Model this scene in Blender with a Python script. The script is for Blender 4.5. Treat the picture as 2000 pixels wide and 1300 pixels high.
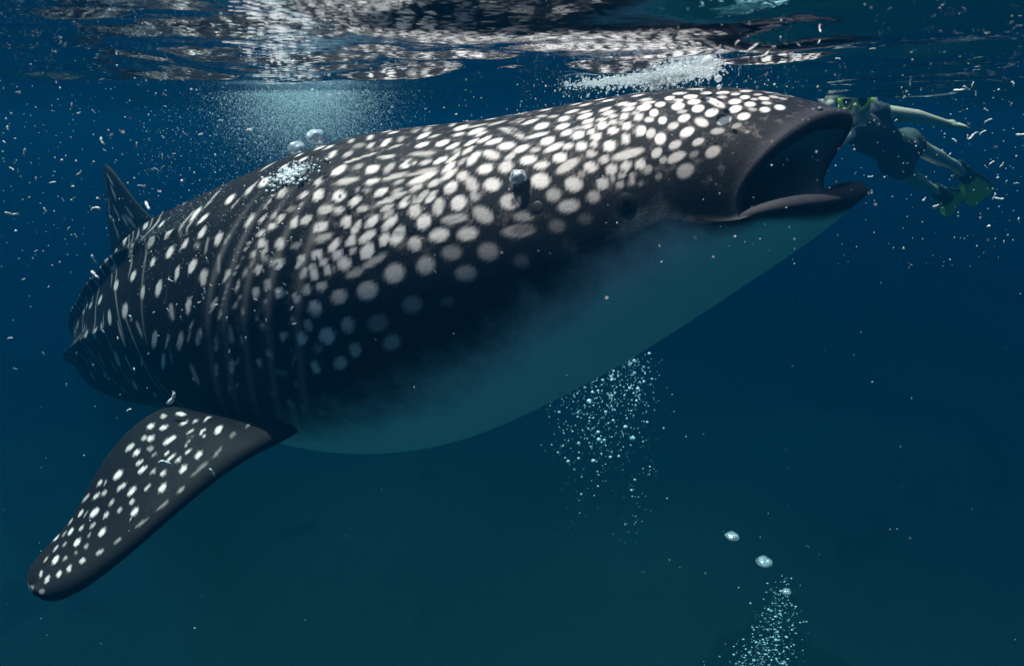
import bpy, bmesh, math, random
import numpy as np
from mathutils import Vector, Matrix, noise as mnoise

for o in list(bpy.data.objects):
    bpy.data.objects.remove(o, do_unlink=True)
scene = bpy.context.scene
COL = scene.collection

# ------------------------------------------------------------------ camera, world, sun, exposure
CAM_DEPTH = 0.155                 # metres under the calm water line (water line is z = 0)
PITCH = math.radians(17.66)       # the camera looks slightly down
FOC = 1303.0                      # focal length in pixels of a 2000 px wide picture
cam_d = bpy.data.cameras.new('camera')
cam_d.sensor_width = 36.0
cam_d.lens = 36.0 * FOC / 2000.0
cam_d.clip_start = 0.02
cam_d.dof.use_dof = True
cam_d.dof.focus_distance = 2.25
cam_d.dof.aperture_fstop = 4.5
cam_d.clip_end = 2000.0
cam = bpy.data.objects.new('camera', cam_d)
COL.objects.link(cam)
cam.location = (0, 0, -CAM_DEPTH)
cam.rotation_euler = (math.pi / 2 - PITCH, 0, 0)
scene.camera = cam

SUN_DIR = Vector((-0.32, 0.17, 1.0)).normalized()      # towards the sun
SUN_EL = math.asin(SUN_DIR.z)
SUN_AZ = math.atan2(SUN_DIR.x, SUN_DIR.y)
world = bpy.data.worlds.new('World')
scene.world = world
world.use_nodes = True
wn = world.node_tree.nodes
wl = world.node_tree.links
bg = wn['Background']
sky = wn.new('ShaderNodeTexSky')
sky.sky_type = 'NISHITA'
sky.sun_disc = False
sky.sun_elevation = SUN_EL
sky.sun_rotation = SUN_AZ
bg.inputs['Strength'].default_value = 0.12
wl.new(sky.outputs[0], bg.inputs['Color'])

sun_d = bpy.data.lights.new('sun', 'SUN')
sun_d.energy = 5.0
sun_d.angle = math.radians(0.5)
sun_d.color = (1.0, 0.81, 0.72)
sun = bpy.data.objects.new('sun', sun_d)
COL.objects.link(sun)
sun.rotation_euler = (-SUN_DIR).to_track_quat('-Z', 'Y').to_euler()
sun.location = SUN_DIR * 20

vs = scene.view_settings
vs.view_transform = 'Standard'
vs.look = 'None'
vs.gamma = 1.0
vs.exposure = 1.22
cy = scene.cycles
cy.max_bounces = 8
cy.diffuse_bounces = 2
cy.glossy_bounces = 4
cy.transmission_bounces = 4
cy.transparent_max_bounces = 16
cy.volume_bounces = 2
cy.caustics_reflective = False
cy.caustics_refractive = False
cy.sample_clamp_indirect = 6.0
cy.use_denoising = True

# ------------------------------------------------------------------ helpers
CP, SP = math.cos(PITCH), math.sin(PITCH)
def c2w(p):
    """the camera's own axes (right, forward, up) to world, whole arrays too"""
    p = np.asarray(p, float)
    x, y, z = p[..., 0], p[..., 1], p[..., 2]
    return np.stack([x, y * CP + z * SP, -y * SP + z * CP - CAM_DEPTH], -1)
def at(px, py, d):
    """a point d metres in front of the camera, as seen at (px, py) of the 2000 x 1300 picture"""
    return c2w(((px - 1000) / FOC * d, d, (650 - py) / FOC * d))
def cat(px, py, d):
    return np.array(((px - 1000) / FOC * d, d, (650 - py) / FOC * d))
UPC = np.array((0, -SP, CP))      # world up in the camera's axes

def spline(xs, ys, xq):
    """natural cubic spline through (xs, ys); ys may have columns"""
    xs = np.asarray(xs, float); ys = np.asarray(ys, float)
    one = ys.ndim == 1
    if one: ys = ys[:, None]
    n = len(xs); h = np.diff(xs)
    A = np.eye(n); R = np.zeros_like(ys)
    for i in range(1, n - 1):
        A[i, i - 1] = h[i - 1]; A[i, i] = 2 * (h[i - 1] + h[i]); A[i, i + 1] = h[i]
        R[i] = 6 * ((ys[i + 1] - ys[i]) / h[i] - (ys[i] - ys[i - 1]) / h[i - 1])
    M = np.linalg.solve(A, R)
    xq = np.asarray(xq, float)
    k = np.clip(np.searchsorted(xs, xq) - 1, 0, n - 2)
    t0 = (xs[k + 1] - xq)[:, None]; t1 = (xq - xs[k])[:, None]; hk = h[k][:, None]
    out = (M[k] * t0 ** 3 + M[k + 1] * t1 ** 3) / (6 * hk) + (ys[k] / hk - M[k] * hk / 6) * t0 + (ys[k + 1] / hk - M[k + 1] * hk / 6) * t1
    return out[:, 0] if one else out
def nrm(v):
    return v / np.maximum(np.linalg.norm(v, axis=-1, keepdims=True), 1e-12)
def sstep(a, b, x):
    t = np.clip((x - a) / (b - a), 0, 1)
    return t * t * (3 - 2 * t)

def mesh_np(name, verts, quads=None, tris=None, smooth=True):
    me = bpy.data.meshes.new(name)
    verts = np.asarray(verts, np.float32)
    me.vertices.add(len(verts)); me.vertices.foreach_set('co', verts.ravel())
    loops = []; starts = []; tot = 0
    if quads is not None and len(quads):
        q = np.asarray(quads, np.int32); loops.append(q.ravel()); starts.append(np.arange(len(q)) * 4); tot += q.size
    if tris is not None and len(tris):
        t = np.asarray(tris, np.int32); loops.append(t.ravel()); starts.append(tot + np.arange(len(t)) * 3); tot += t.size
    loops = np.concatenate(loops); starts = np.concatenate(starts)
    me.loops.add(len(loops)); me.loops.foreach_set('vertex_index', loops)
    me.polygons.add(len(starts)); me.polygons.foreach_set('loop_start', starts.astype(np.int32))
    me.update(calc_edges=True)
    me.validate()
    if smooth:
        me.polygons.foreach_set('use_smooth', np.ones(len(me.polygons), bool))
    return me
def link(name, me, mat=None, parent=None):
    o = bpy.data.objects.new(name, me)
    COL.objects.link(o)
    if mat is not None:
        me.materials.clear(); me.materials.append(mat)
    if parent is not None:
        o.parent = parent
    return o
def empty(name, loc=(0, 0, 0)):
    o = bpy.data.objects.new(name, None); COL.objects.link(o); o.location = loc
    o.empty_display_size = 0.1
    return o
def tag(o, label=None, cat_=None, group=None, kind=None):
    if label: o['label'] = label
    if cat_: o['category'] = cat_
    if group: o['group'] = group
    if kind: o['kind'] = kind
    return o
def fattr(me, name, vals):
    a = me.attributes.new(name, 'FLOAT', 'POINT'); a.data.foreach_set('value', np.asarray(vals, np.float32))
def grid_quads(nr, ns, wrap=True):
    i = np.arange(nr - 1)[:, None]; j = np.arange(ns if wrap else ns - 1)[None, :]
    j2 = (j + 1) % ns
    return np.stack([i * ns + j + 0 * i, i * ns + j2, (i + 1) * ns + j2, (i + 1) * ns + j], -1).reshape(-1, 4)

class NT:
    """a small builder for node materials"""
    def __init__(s, name):
        s.m = bpy.data.materials.new(name); s.m.use_nodes = True
        s.n = s.m.node_tree.nodes; s.l = s.m.node_tree.links
        s.n.clear(); s.out = s.n.new('ShaderNodeOutputMaterial')
    def add(s, t, **kw):
        nd = s.n.new(t)
        for k, v in kw.items():
            if k.startswith('i_'):
                key = k[2:]
                key = int(key) if key.isdigit() else key.replace('_', ' ')
                nd.inputs[key].default_value = v
            else:
                setattr(nd, k, v)
        return nd
    def lk(s, a, b): s.l.new(a, b)
    def attr(s, name):
        return s.add('ShaderNodeAttribute', attribute_name=name).outputs['Fac']
    def noise(s, scale, detail=3, rough=.5, vec=None):
        nd = s.add('ShaderNodeTexNoise', i_Scale=scale, i_Detail=detail, i_Roughness=rough)
        if vec is not None: s.lk(vec, nd.inputs['Vector'])
        return nd.outputs['Fac']
    def mathn(s, op, a, b=None):
        nd = s.add('ShaderNodeMath', operation=op)
        for k, v in enumerate((a, b)):
            if v is None: continue
            if isinstance(v, (int, float)): nd.inputs[k].default_value = v
            else: s.lk(v, nd.inputs[k])
        return nd.outputs[0]
    def mix(s, f, a, b):
        nd = s.add('ShaderNodeMix', data_type='RGBA')
        for sock, v in ((nd.inputs[0], f), (nd.inputs[6], a), (nd.inputs[7], b)):
            if isinstance(v, (int, float)): sock.default_value = v
            elif isinstance(v, tuple): sock.default_value = (*v, 1)
            else: s.lk(v, sock)
        return nd.outputs[2]
    def ramp(s, f, lo, hi):
        nd = s.add('ShaderNodeMapRange', interpolation_type='SMOOTHSTEP')
        nd.inputs[1].default_value = lo; nd.inputs[2].default_value = hi
        s.lk(f, nd.inputs[0]); return nd.outputs[0]
    def bsdf(s, col, rough=.5, spec=.4, **kw):
        b = s.add('ShaderNodeBsdfPrincipled')
        for k, v in (('Base Color', col), ('Roughness', rough), ('Specular IOR Level', spec)):
            if isinstance(v, tuple): b.inputs[k].default_value = (*v, 1)
            elif isinstance(v, (int, float)): b.inputs[k].default_value = v
            else: s.lk(v, b.inputs[k])
        for k, v in kw.items(): b.inputs[k].default_value = v
        s.lk(b.outputs[0], s.out.inputs['Surface'])
        return b
    def bump(s, h, strength, dist, b):
        nd = s.add('ShaderNodeBump', i_Strength=strength, i_Distance=dist)
        s.lk(h, nd.inputs['Height']); s.lk(nd.outputs[0], b.inputs['Normal']); return nd
# ------------------------------------------------------------------ the water: surface, body of water, seabed
rng = np.random.default_rng(7)
def make_waves():
    comps = []
    for lam, amp, n in ((2.6, .014, 5), (1.1, .0115, 8), (.45, .0058, 12), (.19, .0014, 16)):
        for _ in range(n):
            L = lam * math.exp(rng.normal(0, .25)); a = math.radians(90 + rng.normal(0, 38))
            k = 2 * math.pi / L
            comps.append((k * math.cos(a), k * math.sin(a), rng.uniform(0, 6.28), amp * math.sqrt(2. / n) * rng.uniform(.6, 1.4)))
    return comps
WAVES = make_waves()
def wave_h(x, y):
    h = np.zeros_like(x)
    for kx, ky, ph, a in WAVES:
        h += a * np.sin(kx * (x + 1.6) + ky * (y + 5.6) + ph)
    return h
def axis(n, near, far, p):
    t = np.linspace(-1, 1, n)
    return near * t + (far - near) * np.sign(t) * np.abs(t) ** p
gx = axis(640, 5.0, 70.0, 7); gy = axis(760, 5.0, 70.0, 7) + 3.0
X, Y = np.meshgrid(gx, gy)
fade = 1 - sstep(12, 30, np.hypot(X, Y - 3))
Z = wave_h(X, Y) * fade
surf_me = mesh_np('water_surface', np.stack([X, Y, Z], -1).reshape(-1, 3), grid_quads(len(gy), len(gx), False))

m = NT('water_surface')
geo = m.add('ShaderNodeNewGeometry')
mp = m.add('ShaderNodeMapping'); m.lk(geo.outputs['Position'], mp.inputs['Vector']); mp.inputs['Scale'].default_value = (9, 16, 9)
nz = m.noise(1.0, 3, .55, mp.outputs[0])
bp = m.add('ShaderNodeBump', i_Strength=.13, i_Distance=.02); m.lk(nz, bp.inputs['Height'])
fr = m.add('ShaderNodeFresnel', i_IOR=1.33); m.lk(bp.outputs[0], fr.inputs['Normal'])
gl = m.add('ShaderNodeBsdfGlossy', i_Roughness=.015); gl.inputs['Color'].default_value = (.86, .88, .92, 1); m.lk(bp.outputs[0], gl.inputs['Normal'])
tr = m.add('ShaderNodeBsdfTransparent')
mx = m.add('ShaderNodeMixShader'); m.lk(fr.outputs[0], mx.inputs[0]); m.lk(tr.outputs[0], mx.inputs[1]); m.lk(gl.outputs[0], mx.inputs[2])
m.lk(mx.outputs[0], m.out.inputs['Surface'])
M_SURF = m.m
surface = tag(link('water_surface', surf_me, M_SURF), kind='structure')

# seabed: sand with darker coral and weed patches, nine metres down
SEA_Z = -7.2
sx = np.linspace(-66, 66, 200)
X, Y = np.meshgrid(sx, sx + 3)
rs = np.random.default_rng(3)
Zb = np.full_like(X, SEA_Z)
for _ in range(40):
    k = 2 * math.pi / rs.uniform(3, 16); a = rs.uniform(0, 6.28)
    Zb += .05 * np.sin(k * (X * math.cos(a) + Y * math.sin(a)) + rs.uniform(0, 6.28))
bed_me = mesh_np('seabed', np.stack([X, Y, Zb], -1).reshape(-1, 3), grid_quads(200, 200, False))
m = NT('seabed_sand')
geo = m.add('ShaderNodeNewGeometry')
n1 = m.noise(.16, 4, .6, geo.outputs['Position']); n2 = m.noise(3.0, 4, .6, geo.outputs['Position'])
dist = m.add('ShaderNodeVectorMath', operation='DISTANCE'); m.lk(geo.outputs['Position'], dist.inputs[0]); dist.inputs[1].default_value = (0, .8, SEA_Z)
patch = m.mathn('MAXIMUM', m.ramp(n1, .46, .58), m.mathn('MULTIPLY', m.ramp(m.mathn('ADD', dist.outputs['Value'], m.mathn('MULTIPLY', n1, 5.0)), 5.4, 8.0), .975))     # sand flat added to bounce light onto the belly; weed and coral further out
c = m.mix(patch, (.80, .82, .76), (.048, .058, .050)); c = m.mix(m.mathn('MULTIPLY', n2, .25), c, (.10, .11, .10))
b = m.bsdf(c, .9, .1); m.bump(n2, .6, .1, b)
seabed = tag(link('seabed', bed_me, m.m), kind='structure')

# the body of water itself
def box_mesh(name, lo, hi):
    v = [(x, y, z) for x in (lo[0], hi[0]) for y in (lo[1], hi[1]) for z in (lo[2], hi[2])]
    return mesh_np(name, v, [(0, 1, 3, 2), (4, 6, 7, 5), (0, 4, 5, 1), (2, 3, 7, 6), (0, 2, 6, 4), (1, 5, 7, 3)], smooth=False)
m = NT('sea_water')
pv = m.add('ShaderNodeVolumePrincipled')
pv.inputs['Density'].default_value = .27
pv.inputs['Color'].default_value = (.0003, .0200, .0485, 1)
pv.inputs['Absorption Color'].default_value = (.005, .28, .344, 1)
pv.inputs['Anisotropy'].default_value = .25
m.lk(pv.outputs[0], m.out.inputs['Volume'])
haze = tag(link('haze', box_mesh('haze', (-72, -69, SEA_Z - 1.2), (72, 75, .14)), m.m), 'clear blue sea water thinning the view with depth', kind='stuff')
# ------------------------------------------------------------------ the whale shark
# spine from tail to head in the camera's axes; radii in metres
SP_PX = [(300, 722, 7.3), (258, 718, 6.4), (232, 706, 5.5), (250, 684, 4.75), (322, 652, 4.05), (446, 610, 3.42), (600, 591, 2.98), (800, 566, 2.70),
         (1000, 518, 2.52), (1200, 455, 2.34), (1400, 385, 2.14), (1560, 325, 1.98)]
SPC = np.array([cat(*p) for p in SP_PX])
SPS = np.concatenate([[0], np.cumsum(np.linalg.norm(np.diff(SPC, axis=0), axis=1))])
#             tail                                                          head
R_W  = np.array([.06, .12, .21, .33, .43, .52, .58, .60, .57, .52, .44, .36])   # half width
R_U  = np.array([.09, .15, .25, .34, .435, .525, .59, .62, .545, .46, .36, .25])   # above the spine
R_D  = np.array([.09, .14, .20, .31, .44, .54, .62, .635, .535, .415, .30, .20])   # below the spine
S_A = SPS[10] - .03                  # where the head's loft to the mouth begins
NS = 384
TH = np.arange(NS) / NS * 2 * math.pi + math.pi        # seam on the far side
TH = np.where(TH > math.pi, TH - 2 * math.pi, TH)      # -pi..pi, 0 = side facing the camera, +90 = back
def frames(s):
    c = spline(SPS, SPC, s)
    t = nrm(spline(SPS, SPC, s + .01) - spline(SPS, SPC, s - .01))
    u = nrm(UPC - (t @ UPC)[:, None] * t)
    sd = np.cross(t, u)              # towards the camera's side
    return c, t, u, sd
def tube(s):
    c, t, u, sd = frames(s)
    w = spline(SPS, R_W, s)[:, None]; ru = spline(SPS, R_U, s)[:, None]; rd = spline(SPS, R_D, s)[:, None]
    ct, st = np.cos(TH)[None], np.sin(TH)[None]
    e = .92
    cx = np.sign(ct) * np.abs(ct) ** e * w
    cz = np.where(st > 0, np.abs(st) ** e * ru, -np.abs(st) ** e * rd)
    return c[:, None] + cx[..., None] * sd[:, None] + cz[..., None] * u[:, None]
NB, NH = 620, 250
s_b = np.linspace(.02, S_A, NB)
PB = tube(s_b)
# mouth rim, in the camera's axes
Fh = nrm(np.array((.68, -.68, .27))); Sn = -nrm(np.array((.684, .684, .2515))); Sn = nrm(Sn - (Sn @ Fh) * Fh); Uh = np.cross(Sn, Fh)
if Uh[2] < 0: Uh = -Uh
CN = cat(1440, 430, 1.745); HW = .375
MID = CN - Sn * HW
def solve_fu(px, py):
    a, b = (px - 1000) / FOC, (650 - py) / FOC
    A = np.array([[Fh[0] - a * Fh[1], Uh[0] - a * Uh[1]], [Fh[2] - b * Fh[1], Uh[2] - b * Uh[1]]])
    r = np.array([a * MID[1] - MID[0], b * MID[1] - MID[2]])
    return np.linalg.solve(A, r)
FT, UT = solve_fu(1640, 214); FB, UB = solve_fu(1678, 386)
def rim(th):
    ct, st = np.cos(th), np.sin(th)
    sx_ = np.sign(ct) * np.abs(ct) ** .72
    up = st > 0
    fz = np.where(up, FT * np.abs(st) ** 1.35, FB * np.abs(st) ** .95)
    uz = np.where(up, UT * np.abs(st) ** .62, UB * np.abs(st) ** 1.6)
    return MID + sx_[:, None] * HW * Sn + fz[:, None] * Fh + uz[:, None] * Uh
RIM = rim(TH)
PA = PB[-1]; TA = (PB[-1] - PB[-3]) / (s_b[-1] - s_b[-3])
Lh = np.linalg.norm(RIM - PA, axis=1)[:, None]
st = np.sin(TH)[:, None]; ct = np.cos(TH)[:, None]
TR = nrm(RIM - PA) * .55 + Fh * .45 + np.where(st > 0, -Uh * .55 * np.abs(st), Uh * .25 * np.abs(st))
h = np.linspace(0, 1, NH + 1)[1:, None, None]
PH = (2 * h ** 3 - 3 * h ** 2 + 1) * PA + (h ** 3 - 2 * h ** 2 + h) * Lh * TA + (-2 * h ** 3 + 3 * h ** 2) * RIM + (h ** 3 - h ** 2) * Lh * TR
# lip roll and mouth cavity
cen = MID + Fh * .08 + Uh * .06
inw = (cen - Fh * .10) - RIM
inw = inw - (inw @ Uh)[:, None] * Uh * np.where(st < 0, .80, 0.0)          # the lower lip rolls flat, the upper one downwards
inw = nrm(inw)
lip_n = nrm(np.cross(np.roll(RIM, -1, 0) - np.roll(RIM, 1, 0), inw))
lip_n = np.where((lip_n @ Fh)[:, None] < 0, -lip_n, lip_n)
PC = []
for k in range(1, 9):
    a = k / 8 * math.pi
    r = .014 + .034 * np.clip(-st, 0, 1) ** .7 + .016 * np.clip(st, 0, 1)
    PC.append(RIM + inw * r * (1 - math.cos(a)) + lip_n * r * .9 * math.sin(a))
lip_end = PC[-1]
for k, (sc, f) in enumerate(((.93, .05), (.88, .12), (.82, .20), (.74, .30), (.62, .42), (.45, .54), (.22, .62), (.02, .65))):
    cc = cen - Fh * f - Uh * (.02 + .10 * f)
    q_ = lip_end - cen; qv = (q_ @ Uh)[:, None] * Uh; PC.append(cc + (q_ - qv) * sc + qv * sc ** .6)
PC = np.array(PC)
NC = len(PC)
P = np.concatenate([PB, PH, PC])
NRT = len(P)
UU = np.concatenate([np.linspace(0, 1, NB), 1 + np.linspace(0, 1, NH + 1)[1:] * .05, 1.05 + np.arange(1, NC + 1) * .002])   # ring coordinate
VV = TH
SB = np.concatenate([s_b, np.full(NH + NC, S_A)])
# ---- relief: keels along the flank, gill slits, creases
nor = np.cross(np.roll(P, -1, 1) - np.roll(P, 1, 1), np.gradient(P, axis=0))
nor = nrm(nor)
ctr = P[:NB + NH].mean(axis=1, keepdims=True)
flip = np.sign(np.sum(nor[:NB + NH] * (P[:NB + NH] - ctr), -1).mean()); nor *= flip
disp = np.zeros(P.shape[:2])
U2 = UU[:, None]; V2 = VV[None, :]
def keel(u0, u1, v0, v1, amp, wid):
    f = np.clip((U2 - u0) / (u1 - u0), 0, 1)
    vc = v0 + (v1 - v0) * f
    env = sstep(u0 - .05, u0 + .08, U2) * (1 - sstep(u1 - .14, u1 + .02, U2))
    d = (np.abs(V2) - vc) if True else V2 - vc
    d = np.where(V2 > math.pi / 2, (math.pi - V2) - vc, np.where(V2 < -math.pi / 2, (-math.pi - V2) - vc, V2 - vc))
    return amp * env * np.exp(-(np.abs(d) / wid) ** 1.3)
KEELS = [(.05, .74, 1.00, 1.08, .045, .06), (.05, .78, .55, .70, .050, .06), (.0, .64, -.02, .10, .060, .07)]
for k_ in KEELS: disp += keel(*k_)
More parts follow.
